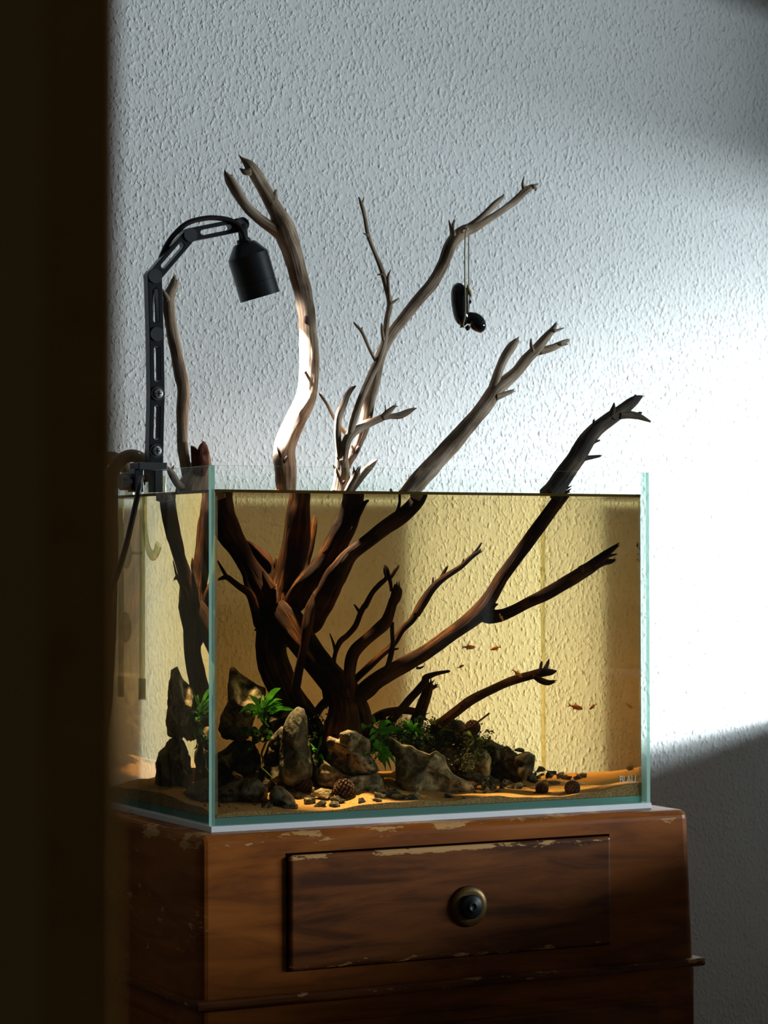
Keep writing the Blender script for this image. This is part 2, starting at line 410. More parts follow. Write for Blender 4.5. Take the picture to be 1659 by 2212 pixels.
M['rock_mid'] = rock_material('mid_grey_rock', (0.045, 0.045, 0.037), (0.12, 0.115, 0.09), (0.26, 0.24, 0.18))
M['rock_pale'] = rock_material('pale_pitted_rock', (0.06, 0.045, 0.03), (0.30, 0.25, 0.18), (0.68, 0.58, 0.44), 1.2)
M['rock_dark'] = rock_material('dark_slate_rock', (0.03, 0.03, 0.028), (0.085, 0.08, 0.065), (0.18, 0.165, 0.12))
M['chip'] = rock_material('slate_chip', (0.04, 0.045, 0.04), (0.10, 0.105, 0.09), (0.20, 0.19, 0.15), 2.0)
M['chip_red'] = rock_material('reddish_chip', (0.06, 0.03, 0.02), (0.16, 0.07, 0.04), (0.26, 0.13, 0.08), 2.0)
M['chip_pale'] = rock_material('pale_chip', (0.12, 0.10, 0.06), (0.34, 0.29, 0.19), (0.58, 0.50, 0.36), 2.0)
M['leaf'] = leaf_material('green_leaf', (0.03, 0.19, 0.015), (0.10, 0.46, 0.03))
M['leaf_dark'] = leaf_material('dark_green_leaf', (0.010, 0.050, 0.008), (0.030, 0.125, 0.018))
M['leaf_olive'] = leaf_material('olive_leaf', (0.06, 0.09, 0.015), (0.18, 0.26, 0.05))
M['moss'] = leaf_material('brown_green_moss', (0.02, 0.025, 0.008), (0.07, 0.08, 0.02))
M['cone'] = plain('alder_cone_brown', (0.06, 0.027, 0.011), 0.8, noise_amt=0.4, scale=260)
M['fish'] = plain('amber_fish', (0.62, 0.22, 0.04), 0.3, noise_amt=0.3, scale=300)
M['fin'] = plain('pale_orange_fin', (0.85, 0.42, 0.10), 0.4, noise_amt=0.2, scale=300)
M['eye'] = plain('fish_eye_black', (0.01, 0.01, 0.01), 0.2, noise_amt=0.1)
M['black'] = plain('black_anodised_metal', (0.05, 0.056, 0.064), 0.30, metal=0.7, spec=0.6, noise_amt=0.1, scale=60)
M['black_side'] = plain('black_plastic', (0.028, 0.032, 0.037), 0.45, noise_amt=0.1, scale=60)
M['screw'] = plain('steel_screw', (0.34, 0.37, 0.37), 0.4, metal=0.5, noise_amt=0.1, scale=200)
M['cable'] = plain('black_rubber', (0.010, 0.010, 0.011), 0.4, noise_amt=0.1)
M['gloss'] = plain('black_glazed_ceramic', (0.008, 0.010, 0.012), 0.06, spec=0.7, noise_amt=0.1)
M['string'] = plain('waxed_cord', (0.36, 0.34, 0.20), 0.8, noise_amt=0.3, scale=400)
M['husk'] = plain('straw_husk', (0.62, 0.50, 0.24), 0.6, noise_amt=0.2, scale=200)
M['pipe'] = glass_pane_material('clear_blown_glass', (0.74, 0.74, 0.60), 5.0)
M['hose'] = glass_edge_material('grey_translucent_hose', (0.20, 0.175, 0.13), 0.35)
M['cup'] = glass_edge_material('clear_suction_cup', (0.92, 0.94, 0.86), 0.5)
def lens_mat():
    m, nt, out = new_mat('lamp_lens_glow'); e = N(nt, 'ShaderNodeEmission'); e.inputs[0].default_value = (1, 0.95, 0.98, 1); e.inputs[1].default_value = 6.0
    nt.links.new(e.outputs[0], out.inputs[0]); return m
M['lens'] = lens_mat()
def logo_mat():
    m, nt, out = new_mat('frosted_print'); b = N(nt, 'ShaderNodeBsdfDiffuse'); b.inputs[0].default_value = (0.75, 0.75, 0.66, 1)
    t = N(nt, 'ShaderNodeBsdfTransparent'); mx = N(nt, 'ShaderNodeMixShader'); mx.inputs[0].default_value = 0.55
    mp = mapping(nt, 'Object', (400,)*3); nz = N(nt, 'ShaderNodeTexNoise'); nt.links.new(mp.outputs[0], nz.inputs['Vector'])
    nt.links.new(nz.outputs['Fac'], mx.inputs[0])
    nt.links.new(t.outputs[0], mx.inputs[1]); nt.links.new(b.outputs[0], mx.inputs[2]); nt.links.new(mx.outputs[0], out.inputs[0]); return m
M['logo'] = logo_mat()

# ------------------------------------------------------------------ the setting
YW = 0.445      # plane of the back wall
XR = 1.32       # plane of the wall with the window
XL = -3.0; YB = -3.6; ZC = 1.75

def struct(name, bm, mat, label, cat):
    o = mesh_obj(name, bm, mat); return tag(o, label, cat, kind='structure')

bm = bmesh.new(); box(bm, (XL, YW, ZF), (XR, YW+0.12, ZC)); struct('wall_back', bm, M['wall'], 'rough plastered white wall behind the fish tank', 'wall')
bm = bmesh.new(); box(bm, (XL, YB, ZF-0.1), (XR+0.14, YW+0.12, ZF)); struct('floor', bm, M['floor'], 'dark wooden floor under the dresser', 'floor')
bm = bmesh.new(); box(bm, (XL, YB, ZC), (XR+0.14, YW+0.12, ZC+0.1)); struct('ceiling', bm, M['white_paint'], 'plain white ceiling over the room', 'ceiling')
# wall with the window opening
WY0, WY1, WZ0, WZ1 = -1.9, 0.315, 0.097, 1.105
bm = bmesh.new()
box(bm, (XR, YB, ZF), (XR+0.14, YW, WZ0)); box(bm, (XR, YB, WZ1), (XR+0.14, YW, ZC))
box(bm, (XR, YB, WZ0), (XR+0.14, WY0, WZ1)); box(bm, (XR, WY1, WZ0), (XR+0.14, YW, WZ1))
struct('wall_right', bm, M['wall'], 'plastered wall with the window, right of the tank', 'wall')
wn = empty('window_1', (XR, (WY0+WY1)/2, WZ0), 'white framed window in the right wall', 'window'); wn['kind'] = 'structure'
bm = bmesh.new()
for a, b_ in (((XR+0.06, WY0, WZ1-0.04), (XR+0.10, WY1, WZ1)), ((XR+0.06, WY0, WZ0), (XR+0.10, WY0+0.04, WZ1))): box(bm, a, b_)
mesh_obj('window_frame', bm, M['white_paint'], wn)
bm = bmesh.new(); box(bm, (XR+0.50, -0.27, 0.785), (XR+0.53, 0.44, 1.6), 0.004); box(bm, (XR+0.13, 0.40, 0.785), (XR+0.53, 0.44, 1.6), 0.004); mesh_obj('light_blocker', bm, M['white_paint'], wn)  # unseen boards added outside to block light from the wall's upper right
bm = bmesh.new(); box(bm, (XR-0.01, WY0, WZ0-0.02), (XR+0.14, WY1, WZ0+0.001), 0.004); mesh_obj('window_sill', bm, M['white_paint'], wn)
# doorway the picture is taken through: casing, jamb and the wall on its left
dr = empty('door_1', (-0.93, -2.0, ZF), 'dark brown door frame, out of focus in the left foreground', 'door frame'); dr['kind'] = 'structure'
bm = bmesh.new(); box(bm, (-0.99, -1.985, ZF), (-0.8935, -1.86, ZC), 0.003); mesh_obj('jamb', bm, M['trim'], dr)
bm = bmesh.new(); box(bm, (-0.9140, -2.000, ZF), (-0.8922, -1.984, ZC), 0.002); mesh_obj('casing', bm, M['trim'], dr)
bm = bmesh.new(); box(bm, (XL, -1.998, ZF), (-0.9140, -1.90, ZC)); struct('wall_front', bm, M['trim_light'], 'dark wall left of the door frame in the foreground', 'wall')

# ------------------------------------------------------------------ dresser
YF = -0.034; XD0 = -0.030; XD1 = 0.636; ZT = -0.0071
def wear_attr(ob, fn):
    a = ob.data.attributes.new('wear', 'FLOAT', 'POINT')
    for i, v in enumerate(ob.data.vertices): a.data[i].value = fn(ob.matrix_world @ v.co)
def dense_box(bm, a, b, bevel, cuts, seg=4):
    box(bm, a, b, bevel, seg)
    for ax, k in enumerate(cuts):
        lo, hi = a[ax], b[ax]
        for i in range(1, k):
            c = lo+(hi-lo)*i/k; nrm = [0, 0, 0]; nrm[ax] = 1; co = [0, 0, 0]; co[ax] = c
            bmesh.ops.bisect_plane(bm, geom=bm.verts[:]+bm.edges[:]+bm.faces[:], plane_co=co, plane_no=nrm)
ds = empty('dresser', ((XD0+XD1)/2, 0.2, ZF), 'worn reddish brown wooden dresser carrying the fish tank', 'dresser')
bm = bmesh.new(); Z1 = -0.236
dense_box(bm, (XD0, YF, Z1), (XD1, YW-0.004, ZT), 0.011, (24, 1, 12))
for v in bm.verts:      # the sides splay a little towards the bottom
    if v.co.x > 0.5: v.co.x += 0.010*(ZT-v.co.z)/(ZT-Z1)
ob = mesh_obj('body', bm, M['dresser'], ds)
def wear_body(p):
    e = 0.0
    dz = ZT-p.z
    if dz < 0.018: e = max(e, 0.20-0.07*max(0, p.x)/0.6)
    elif dz < 0.035: e = max(e, 0.08 if p.x < 0.25 else 0.03)
    if p.x < XD0+0.012: e = max(e, 0.10)
    return e
wear_attr(ob, wear_body)
# drawer
def cab_pt(px, py, y=YF): return at_y(px, py, y)
a = cab_pt(622, 1845); b_ = cab_pt(1315, 2040); b2 = cab_pt(622, 2096); t2 = cab_pt(1315, 1808)
dx0, dx1 = a.x, t2.x; dz1 = (a.z+t2.z)/2; dz0 = (b2.z+b_.z)/2
bm = bmesh.new(); box(bm, (dx0-0.0025, YF-0.0004, dz0-0.001), (dx1+0.0006, YF+0.004, dz1+0.0025)); mesh_obj('gap_shade_strip', bm, M['gap'], ds)  # near-black flush strip paints in the shade around the drawer, no real recess
bm = bmesh.new()
dense_box(bm, (dx0, YF-0.006, dz0), (dx1, YF+0.002, dz1), 0.004, (22, 1, 10), 3)
dw = mesh_obj('drawer', bm, M['drawer'], ds)
wear_attr(dw, lambda p: (0.30-0.10*(p.x-dx0)/(dx1-dx0) if dz1-p.z < 0.0075 else (0.16 if p.z-dz0 < 0.006 else (0.06 if p.x-dx0 < 0.006 else 0.0))))
kp = cab_pt(1012, 1957, YF-0.006)
bm = bmesh.new(); lathe(bm, [(0, 0.0), (0, 0.0235), (0.002, 0.0245), (0.0045, 0.022), (0.005, 0.017), (0.004, 0.0)], kp, (0, -1, 0)); kn = mesh_obj('knob_plate', bm, M['brass'], dw, True)
bm = bmesh.new(); lathe(bm, [(0.003, 0.0), (0.003, 0.009), (0.005, 0.009), (0.0055, 0.0138), (0.0085, 0.0146), (0.0105, 0.0125), (0.0108, 0.006), (0.0118, 0.0055), (0.0118, 0.004), (0.0108, 0.0035), (0.0108, 0.0)], kp, (0, -1, 0)); mesh_obj('knob', bm, M['iron'], dw, True)
# moulding and lower body
m0 = cab_pt(440, 2166, YF-0.012); m1 = cab_pt(440, 2186, YF-0.012)
bm = bmesh.new(); dense_box(bm, (XD0-0.008, YF-0.010, m1.z), (XD1+0.0175, YW-0.004, m0.z), 0.003, (16, 1, 1), 2); ob = mesh_obj('moulding', bm, M['drawer'], ds)
wear_attr(ob, lambda p: 0.13)
bm = bmesh.new(); dense_box(bm, (XD0+0.002, YF+0.002, ZF+0.08), (XD1+0.0085, YW-0.004, m1.z-0.001), 0.004, (12, 1, 6), 2); ob = mesh_obj('lower_body', bm, M['dresser'], ds)
wear_attr(ob, lambda p: 0.03)
bm = bmesh.new(); box(bm, (0.02, YF-0.004, -0.62), (0.59, YF+0.004, m1.z-0.04), 0.004); lo = mesh_obj('drawer', bm, M['drawer'], ds); wear_attr(lo, lambda p: 0.0)
for x in (0.0, 0.60):
    for y in (0.0, 0.40):
        bm = bmesh.new(); box(bm, (x-0.02, y-0.02, ZF), (x+0.02, y+0.02, ZF+0.085), 0.003); f_ = mesh_obj('foot', bm, M['dresser'], ds); wear_attr(f_, lambda p: 0.0)

# ------------------------------------------------------------------ the tank
W_, D_, H_, GT = 0.600, 0.360, 0.4156, 0.0076
aq = empty('aquarium', (0.3, 0.18, ZT), 'rimless rectangular glass fish tank on the brown dresser', 'aquarium')
def pane(name, a, b, edges, emat='edge'):
    """glass sheet a..b; 'edges' lists the face directions (axis, sign) that are polished green edges"""
    bm = bmesh.new(); box(bm, a, b)
    bm.normal_update()
    for f in bm.faces:
        for ax, sg in edges:
            if f.normal[ax]*sg > 0.9: f.material_index = 2 if (ax, sg) == (1, 1) else 1
    return mesh_obj(name, bm, [M['pane'], M[emat], M['edge_clear']], aq)
pane('front_pane', (0, 0, 0), (W_, GT, H_), [(0, -1), (0, 1), (2, 1)])
pane('back_pane', (0, D_-GT, 0), (W_, D_, H_), [(2, 1)], 'edge_clear')
pane('left_pane', (0, GT, 0), (GT, D_-GT, H_), [(1, -1), (2, 1)])
pane('right_pane', (W_-GT, GT, 0), (W_, D_-GT, H_), [(1, -1), (2, 1)])
bm = bmesh.new(); box(bm, (GT+0.0004, GT+0.0004, 0.0), (W_-GT-0.0004, D_-GT-0.0004, 0.0084)); mesh_obj('bottom_pane', bm, M['edge_dark'], aq)
bm = bmesh.new(); box(bm, (-0.0015, -0.0015, ZT), (W_+0.001, D_+0.0015, -0.0001), 0.0006, 1); mesh_obj('base_mat', bm, M['mat'], aq)
for sx, sy, x_, y_ in ((1, 1, GT, GT), (-1, 1, W_-GT, GT), (-1, -1, W_-GT, D_-GT), (1, -1, GT, D_-GT)):
    bm = bmesh.new(); k_ = .0038; o2 = .0008
    lo_ = [bm.verts.new((x_+sx*a_, y_+sy*b2_, .009)) for a_, b2_ in ((o2, o2), (k_, o2), (k_*.55, k_*.55), (o2, k_))]
    hi_ = [bm.verts.new((v.co.x, v.co.y, .380)) for v in lo_]
    for i in range(4): bm.faces.new((lo_[i], lo_[(i+1) % 4], hi_[(i+1) % 4], hi_[i]))
    bm.faces.new(lo_); bm.faces.new(hi_); bmesh.ops.recalc_face_normals(bm, faces=bm.faces)
    mesh_obj('silicone_seam', bm, M['silicone'], aq)
fc = bpy.data.curves.new('logo', 'FONT'); fc.body = 'BLAU'; fc.size = 0.0135; fc.extrude = 0.00005; fc.space_character = 0.92
lt_ = bpy.data.objects.new('logo_outline', fc); lme = bpy.data.meshes.new_from_object(lt_); bpy.data.objects.remove(lt_); lg = bpy.data.objects.new('logo', lme); COL.objects.link(lg); lp_ = at_y(1338, 1692, -0.0004); lg.location = lp_; lg.rotation_euler = (math.pi/2, 0, 0); lg.scale = (0.80, 1, 1)
lme.materials.clear(); lme.materials.append(M['logo']); lg.parent = aq; lg.matrix_parent_inverse = aq.matrix_world.inverted()
WL = 0.3847
bm = bmesh.new()
e_ = 0.0003
vsx = box(bm, (GT+e_, GT+e_, 0.0085), (W_-GT-e_, D_-GT-e_, WL))
bm.normal_update()
wt = mesh_obj('water', bm, M['water'])
at = wt.data.attributes.new('surface', 'FLOAT', 'FACE')
for i, p in enumerate(wt.data.polygons): at.data[i].value = 1.0 if p.normal.z > 0.9 else 0.0
tag(wt, 'clear tea yellow water filling the glass tank', 'water', kind='stuff')

# the water creeps up the glass in a thin curved rim
bm = bmesh.new()
ix0, ix1, iy0, iy1 = GT+.0002, W_-GT-.0002, GT+.0002, D_-GT-.0002
prof = [(0, .0030), (.0006, .0014), (.0016, .0005), (.0032, 0.0), (.0032, -.0004), (0, -.0004)]
rg = [[bm.verts.new((x_+sx*a_, y_+sy*a_, WL+.0004+b2_)) for a_, b2_ in prof] for x_, y_, sx, sy in ((ix0, iy0, 1, 1), (ix1, iy0, -1, 1), (ix1, iy1, -1, -1), (ix0, iy1, 1, -1))]
for k in range(4):
    a_, b2_ = rg[k], rg[(k+1) % 4]
    for i in range(len(prof)):
        j = (i+1) % len(prof); bm.faces.new((a_[i], b2_[i], b2_[j], a_[j]))
bmesh.ops.recalc_face_normals(bm, faces=bm.faces)
mesh_obj('waterline', bm, M['rim'], wt)

# sand bed
def sand_h(x, y):
    u = (x-GT)/(W_-2*GT)
    h = 0.016 + 0.006*noise.noise(Vector((x*9, y*9, 0.3))) + 0.0025*noise.noise(Vector((x*30, y*30, 2.0)))
    h += 0.030*math.exp(-((x-0.22)/0.17)**2 - ((y-0.22)/0.12)**2)
    h += 0.016*math.exp(-((x-0.42)/0.08)**2 - ((y-0.22)/0.08)**2)
    fr = math.exp(-(y/0.03)**2)
    h -= fr*(0.006*(1-u)) - fr*0.001
    if x > 0.53: h += 0.006*(x-0.53)/0.06*math.exp(-(y/0.06)**2)
    return max(0.0105, h)
bm = bmesh.new(); nx, ny = 150, 84
x0, x1, y0, y1 = GT+0.0008, W_-GT-0.0008, GT+0.0008, D_-GT-0.0008
gr = [[bm.verts.new((x0+(x1-x0)*i/nx, y0+(y1-y0)*j/ny, sand_h(x0+(x1-x0)*i/nx, y0+(y1-y0)*j/ny))) for i in range(nx+1)] for j in range(ny+1)]
for j in range(ny):
    for i in range(nx): bm.faces.new((gr[j][i], gr[j][i+1], gr[j+1][i+1], gr[j+1][i])).smooth = True
def skirt(line):
    lo_ = [bm.verts.new((v.co.x, v.co.y, 0.0088)) for v in line]
    for k in range(len(line)-1): bm.faces.new((lo_[k], lo_[k+1], line[k+1], line[k]))
skirt(gr[0]); skirt(gr[-1][::-1]); skirt([r[0] for r in gr][::-1]); skirt([r[-1] for r in gr])
tag(mesh_obj('sand', bm, M['sand']), 'golden ochre sand covering the tank floor', 'sand', kind='stuff')

# ------------------------------------------------------------------ driftwood
SEED = [0]
def branch(parent, c, pts, wet=True, mat=None, name='branch', rough=0.2, n=14):
    """pts: (x, y, r[, depth]) in the crop c or (crop, x, y, r[, depth]); depth carries on between the given ones"""
    q = []
    for p in pts:
        if isinstance(p[0], str): q.append([p[0], p[1], p[2], p[3], p[4] if len(p) > 4 else None])
        else: q.append([c, p[0], p[1], p[2], p[3] if len(p) > 3 else None])
    idx = [i for i, p in enumerate(q) if p[4] is not None]
    for i, p in enumerate(q):
        if p[4] is None:
            lo_ = [k for k in idx if k < i]; hi_ = [k for k in idx if k > i]
            if lo_ and hi_: a_, b2_ = lo_[-1], hi_[0]; p[4] = q[a_][4]+(q[b2_][4]-q[a_][4])*(i-a_)/(b2_-a_)
            else: p[4] = q[lo_[-1]][4] if lo_ else q[hi_[0]][4]
    out = []
    for cc, x, y, r, d in q:
        P = P3(cc, x, y, d, wet); out.append((P, rad(cc, r, P)))
    SEED[0] += 1; n = int(n*1.6); rough = rough*1.15
    bm = bmesh.new(); tube(bm, out, n=n, rough=rough, seed=SEED[0]*1.7)
    if out[-1][1] > 0.0011:      # a broken end: a few splinters stand up from it
        rnd = random.Random(SEED[0]); t = (out[-1][0]-out[-2][0]).normalized(); r_ = out[-1][1]
        for k in range(4):
            d = (t + Vector((rnd.gauss(0, .3), rnd.gauss(0, .3), rnd.gauss(0, .3)))).normalized(); off = d.orthogonal().normalized()
            off.rotate(Quaternion(t, k*1.6+rnd.uniform(0, .8))); b0_ = out[-1][0] + off*r_*.55 - t*r_*.6
            tube(bm, [(b0_, r_*.42), (b0_+d*r_*rnd.uniform(.9, 1.5), r_*.26), (b0_+d*r_*rnd.uniform(1.7, 2.6), r_*.05)], n=6)
    return mesh_obj(name, bm, mat or (M['wet'] if wet else M['dry']), parent, False), out

mw = empty('driftwood', (0.2, 0.2, 0.05), 'tall many branched driftwood root, grey above the water and dark below', 'driftwood')
# --- under water: trunk and limbs
branch(mw, 'k3', [(300, -290, 30, .228), (290, -220, 140, .228), (285, -110, 205, .225), (290, 0, 255, .215), (300, 180, 240), (290, 330, 215), (235, 500, 170), (270, 700, 165), (350, 900, 165), (430, 1100, 180, .195), (540, 1300, 200), (600, 1470, 180, .19)], name='trunk', n=26, rough=0.2)
branch(mw, 'k1', [(150, -8, 165, .222), (170, 150, 165), (215, 300, 160), (300, 500, 150), (390, 660, 128), (490, 830, 115), (590, 1000, 130), (690, 1180, 150, .207), (760, 1330, 160)], n=18)
branch(mw, 'k1', [(800, 1420, 150, .205), (660, 1600, 52), (610, 1400, 50, .195), (545, 1230, 45), (430, 1150, 36), (330, 1070, 32), (270, 1030, 30), (180, 1058, 14, .19)], name='root', n=10)
branch(mw, 'k1', [(285, 1035, 26, .193), (250, 985, 22), (205, 905, 17), (165, 835, 10)], name='twig', n=8)
branch(mw, 'k1', [(425, 830, 6, .195), (455, 910, 20), (490, 1010, 30), (510, 1110, 32), (560, 1240, 40)], name='twig', n=8)
branch(mw, 'k1', [(840, 1130, 80, .225), (790, 960, 70, .235), (730, 840, 82), (640, 730, 62), (560, 640, 34), (505, 600, 10, .24)], name='broken_limb', n=14, rough=0.34)
branch(mw, 'k1', [(900, 1000, 40, .215), (870, 880, 32), (865, 800, 10)], name='twig', n=8, rough=0.3)
branch(mw, 'k1', [(800, 1180, 70, .19), (740, 1050, 40), (705, 950, 8)], name='twig', n=8)
branch(mw, 'k1', [(1160, -8, 118, .19), (1145, 120, 125), (1130, 250, 140), (1112, 450, 150), (1090, 650, 152), (1040, 850, 152), (990, 1050, 150), (930, 1250, 170, .205), (860, 1420, 185)], n=20, rough=0.2)
branch(mw, 'k1', [(1130, 1050, 60, .24), (1200, 900, 50, .255), (1260, 700, 50), (1300, 500, 44), (1318, 380, 36), (1325, 290, 8)], n=10, rough=0.22)
branch(mw, 'k2', [(770, -12, 108, .112), (765, 60, 104), (740, 170, 96), (700, 300, 104), (620, 450, 110), (540, 600, 112), (430, 760, 106), (300, 900, 108, .165), (200, 1030, 95), (110, 1160, 85, .195)], n=18, rough=0.2)
branch(mw, 'k2', [(905, 95, 8, .112), (860, 130, 20), (800, 250, 22), (740, 380, 12)], name='bark_flap', n=8)
branch(mw, 'k2', [(300, 960, 70, .17), (250, 1060, 75), (235, 1150, 40), (215, 1205, 6)], name='broken_limb', n=10)
branch(mw, 'k2', [(1440, -10, 72, .07), (1400, 80, 74), (1320, 175, 70), (1220, 262, 70), (1080, 360, 72), (950, 460, 72), (820, 560, 70), (720, 640, 78), (630, 770, 98, .11), (560, 880, 105), (480, 1050, 105, .14), (400, 1200, 100), (350, 1340, 80), ('k3', 690, 300, 60, .18)], n=16, rough=0.18)
branch(mw, 'k2', [(1170, 290, 34, .08), (1195, 200, 20), (1215, 100, 15), (1205, -6, 13)], name='twig', n=8)
branch(mw, 'k2', [(356, 1015, 5, .14), (345, 1080, 26), (330, 1160, 46), (300, 1300, 52), ('k3', 630, 330, 50, .135), ('k3', 610, 470, 42), ('k3', 570, 650, 44), ('k3', 535, 850, 50), ('k3', 520, 1000, 50, .15), ('k3', 590, 1150, 50), ('k3', 700, 1300, 55), ('k3', 790, 1440, 50)], name='root', n=10)
# --- above water
branch(mw, 'c1', [(1165, 2222, 58, .19), (1160, 2080, 68), (1150, 1950, 72), (1180, 1850, 68), (1230, 1740, 65), (1290, 1620, 62), (1308, 1480, 60), (1310, 1330, 60), (1300, 1180, 58), (1292, 1060, 58), (1268, 930, 58), (1240, 820, 58), (1210, 700, 60), (1170, 590, 66), (1135, 490, 66), (1105, 420, 50), (1060, 340, 45), (1000, 230, 42), (955, 155, 40), (918, 105, 32), (888, 78, 16), (868, 60, 7), (853, 40, 2)], False, n=20, rough=0.15)
branch(mw, 'c1', [(1160, 570, 45, .19), (1080, 520, 38), (1040, 495, 35), (980, 450, 32), (900, 370, 30), (840, 280, 32), (800, 215, 29), (782, 185, 21), (768, 160, 10), (764, 140, 3)], False, n=12, rough=0.18)
branch(mw, 'c1', [(800, 240, 22, .19), (808, 205, 14), (810, 178, 6)], False, name='twig', n=8)
branch(mw, 'c1', [(1060, 370, 26, .187), (1080, 330, 24), (1085, 288, 16)], False, name='twig', n=8)
branch(mw, 'c1', [(925, 150, 26, .187), (890, 152, 20), (868, 135, 6)], False, name='twig', n=8)
branch(mw, 'c1', [(528, 2180, 30, .215), (512, 2040, 33), (492, 1900, 34), (485, 1700, 36), (493, 1560, 38), (472, 1430, 38), (440, 1280, 33), (412, 1130, 34), (397, 1010, 37), (405, 945, 34), (430, 890, 28), (440, 850, 22)], False, n=12)
branch(mw, 'c1', [(395, 985, 26, .213), (372, 940, 18), (350, 905, 6)], False, name='twig', n=8)
branch(mw, 'k5', [(655, 1260, 195, .215), (655, 1180, 190), (700, 1050, 160), (735, 930, 125), (765, 830, 95), (785, 700, 50), (795, 620, 14)], False, n=18, rough=0.22)
branch(mw, 'k5', [(590, 1150, 48, .205), (500, 1090, 42), (440, 990, 40), (400, 930, 30), (380, 895, 12)], False, name='twig', n=10)
branch(mw, 'k5', [(420, 940, 20, .205), (445, 885, 9), (450, 868, 3)], False, name='twig', n=8)
branch(mw, 'k4', [(320, 1455, 125, .112), (330, 1400, 118), (342, 1290, 104), (348, 1150, 88), (345, 1000, 76), (335, 920, 60)], False, n=16, rough=0.2)
branch(mw, 'k4', [(330, 1000, 50, .11), (312, 900, 40), (298, 780, 36), (293, 650, 38), (300, 500, 44), (330, 400, 46), (380, 300, 38), (415, 200, 34), (470, 120, 28), (530, 80, 5)], False, n=10, rough=0.2)
branch(mw, 'k4', [(370, 1050, 50, .105), (385, 930, 54), (405, 820, 56), (455, 720, 56), (560, 630, 56), (680, 565, 56), (800, 515, 48), (900, 475, 42), (980, 468, 32), (1080, 460, 42), (1180, 420, 38), (1250, 385, 22), (1305, 365, 4)], False, n=12, rough=0.22)
branch(mw, 'k4', [(860, 490, 36, .103), (930, 430, 36), (1025, 342, 20)], False, name='twig', n=8)
branch(mw, 'k4', [(900, 440, 14, .103), (905, 375, 9), (900, 320, 5)], False, name='twig', n=6)
branch(mw, 'k4', [(400, 1150, 45, .118), (440, 1030, 52), (500, 920, 60), (560, 800, 58), (620, 650, 66), (660, 470, 74), (700, 280, 76), (755, 90, 68), ('c2', 310, 920, 24), ('c2', 340, 850, 24), ('c2', 375, 790, 25), ('c2', 425, 725, 25), ('c2', 490, 640, 26), ('c2', 560, 560, 26), ('c2', 610, 470, 26), ('c2', 648, 375, 29), ('c2', 700, 315, 29), ('c2', 760, 290, 24), ('c2', 830, 252, 18), ('c2', 900, 205, 16), ('c2', 960, 160, 17), ('c2', 1000, 120, 16), ('c2', 1030, 100, 13), ('c2', 1068, 82, 3)], False, n=14, rough=0.16)
branch(mw, 'c2', [(730, 295, 18, .118), (770, 265, 15), (810, 230, 14), (860, 180, 13), (900, 143, 7)], False, n=8)
branch(mw, 'c2', [(1005, 115, 12, .118), (993, 85, 7), (1001, 46, 2)], False, name='twig', n=8)
branch(mw, 'c2', [(1040, 95, 9, .116), (1058, 105, 6), (1052, 115, 3)], False, name='twig', n=6)
branch(mw, 'c2', [(665, 330, 18, .116), (655, 300, 11), (648, 280, 7), (640, 255, 2)], False, name='twig', n=8)
branch(mw, 'c2', [(655, 305, 9, .116), (660, 280, 6), (668, 254, 4)], False, name='twig', n=6)
branch(mw, 'c2', [(700, 310, 12, .106), (720, 292, 7), (728, 278, 3)], False, name='twig', n=6)
branch(mw, 'c2', [(170, 1275, 14, .104), (190, 1200, 17), (220, 1110, 18), (268, 1000, 18), (305, 920, 16), (332, 830, 15), (345, 730, 13), (358, 655, 13), (342, 580, 11), (322, 500, 12), (290, 420, 9), (255, 330, 9), (240, 250, 8), (226, 190, 9), (210, 145, 3)], False, n=10, rough=0.2)
branch(mw, 'c2', [(222, 190, 6, .104), (230, 165, 4), (235, 145, 2)], False, name='twig', n=6)
branch(mw, 'c2', [(356, 640, 9, .102), (352, 590, 8), (350, 530, 7), (363, 492, 2)], False, name='twig', n=6)
branch(mw, 'c2', [(358, 655, 9, .102), (378, 645, 6), (402, 627, 2)], False, name='twig', n=6)
branch(mw, 'c2', [(328, 830, 9, .102), (322, 790, 8), (320, 755, 5)], False, name='twig', n=6)
branch(mw, 'c2', [(330, 508, 8, .102), (312, 515, 5), (298, 518, 2)], False, name='twig', n=6)
branch(mw, 'c2', [(256, 330, 7, .102), (242, 322, 4), (231, 318, 2)], False, name='twig', n=6)
branch(mw, 'c2', [(300, 945, 8, .104), (285, 920, 7), (258, 865, 7), (225, 790, 7), (200, 760, 6), (186, 743, 3)], False, name='twig', n=8)
branch(mw, 'c2', [(222, 785, 5, .104), (227, 766, 2)], False, name='twig', n=6)
branch(mw, 'k4', [(480, 760, 22, .13), (400, 690, 22), (340, 620, 20), (240, 480, 20), (150, 310, 17), (95, 230, 15), (58, 178, 13)], False, name='twig', n=8)
branch(mw, 'k4', [(630, 210, 22, .106), (620, 160, 18), (622, 108, 12)], False, name='twig', n=8)
branch(mw, 'k4', [(700, 500, 20, .11), (725, 450, 12), (738, 415, 4)], False, name='twig', n=6)
branch(mw, 'k4', [(430, 1470, 50, .1), (480, 1390, 50), (570, 1260, 56), (680, 1130, 50), (750, 1062, 36), (797, 1024, 5)], False, n=10, rough=0.22)
branch(mw, 'k4', [(410, 1450, 45, .092), (460, 1350, 44), (510, 1260, 46), (540, 1180, 48)], False, n=10, rough=0.3)
branch(mw, 'k4', [(260, 1130, 22, .11), (240, 1100, 12), (228, 1078, 4)], False, name='twig', n=6)
branch(mw, 'c2', [(435, 1575, 40, .07), (470, 1530, 40), (525, 1468, 42), (600, 1390, 40), (690, 1290, 38), (760, 1210, 34), (825, 1125, 34), (865, 1065, 32), (910, 1030, 28), (960, 985, 24), (1010, 920, 24), (1060, 870, 24), (1100, 820, 19), (1138, 778, 14), (1152, 750, 6)], False, n=14, rough=0.16)
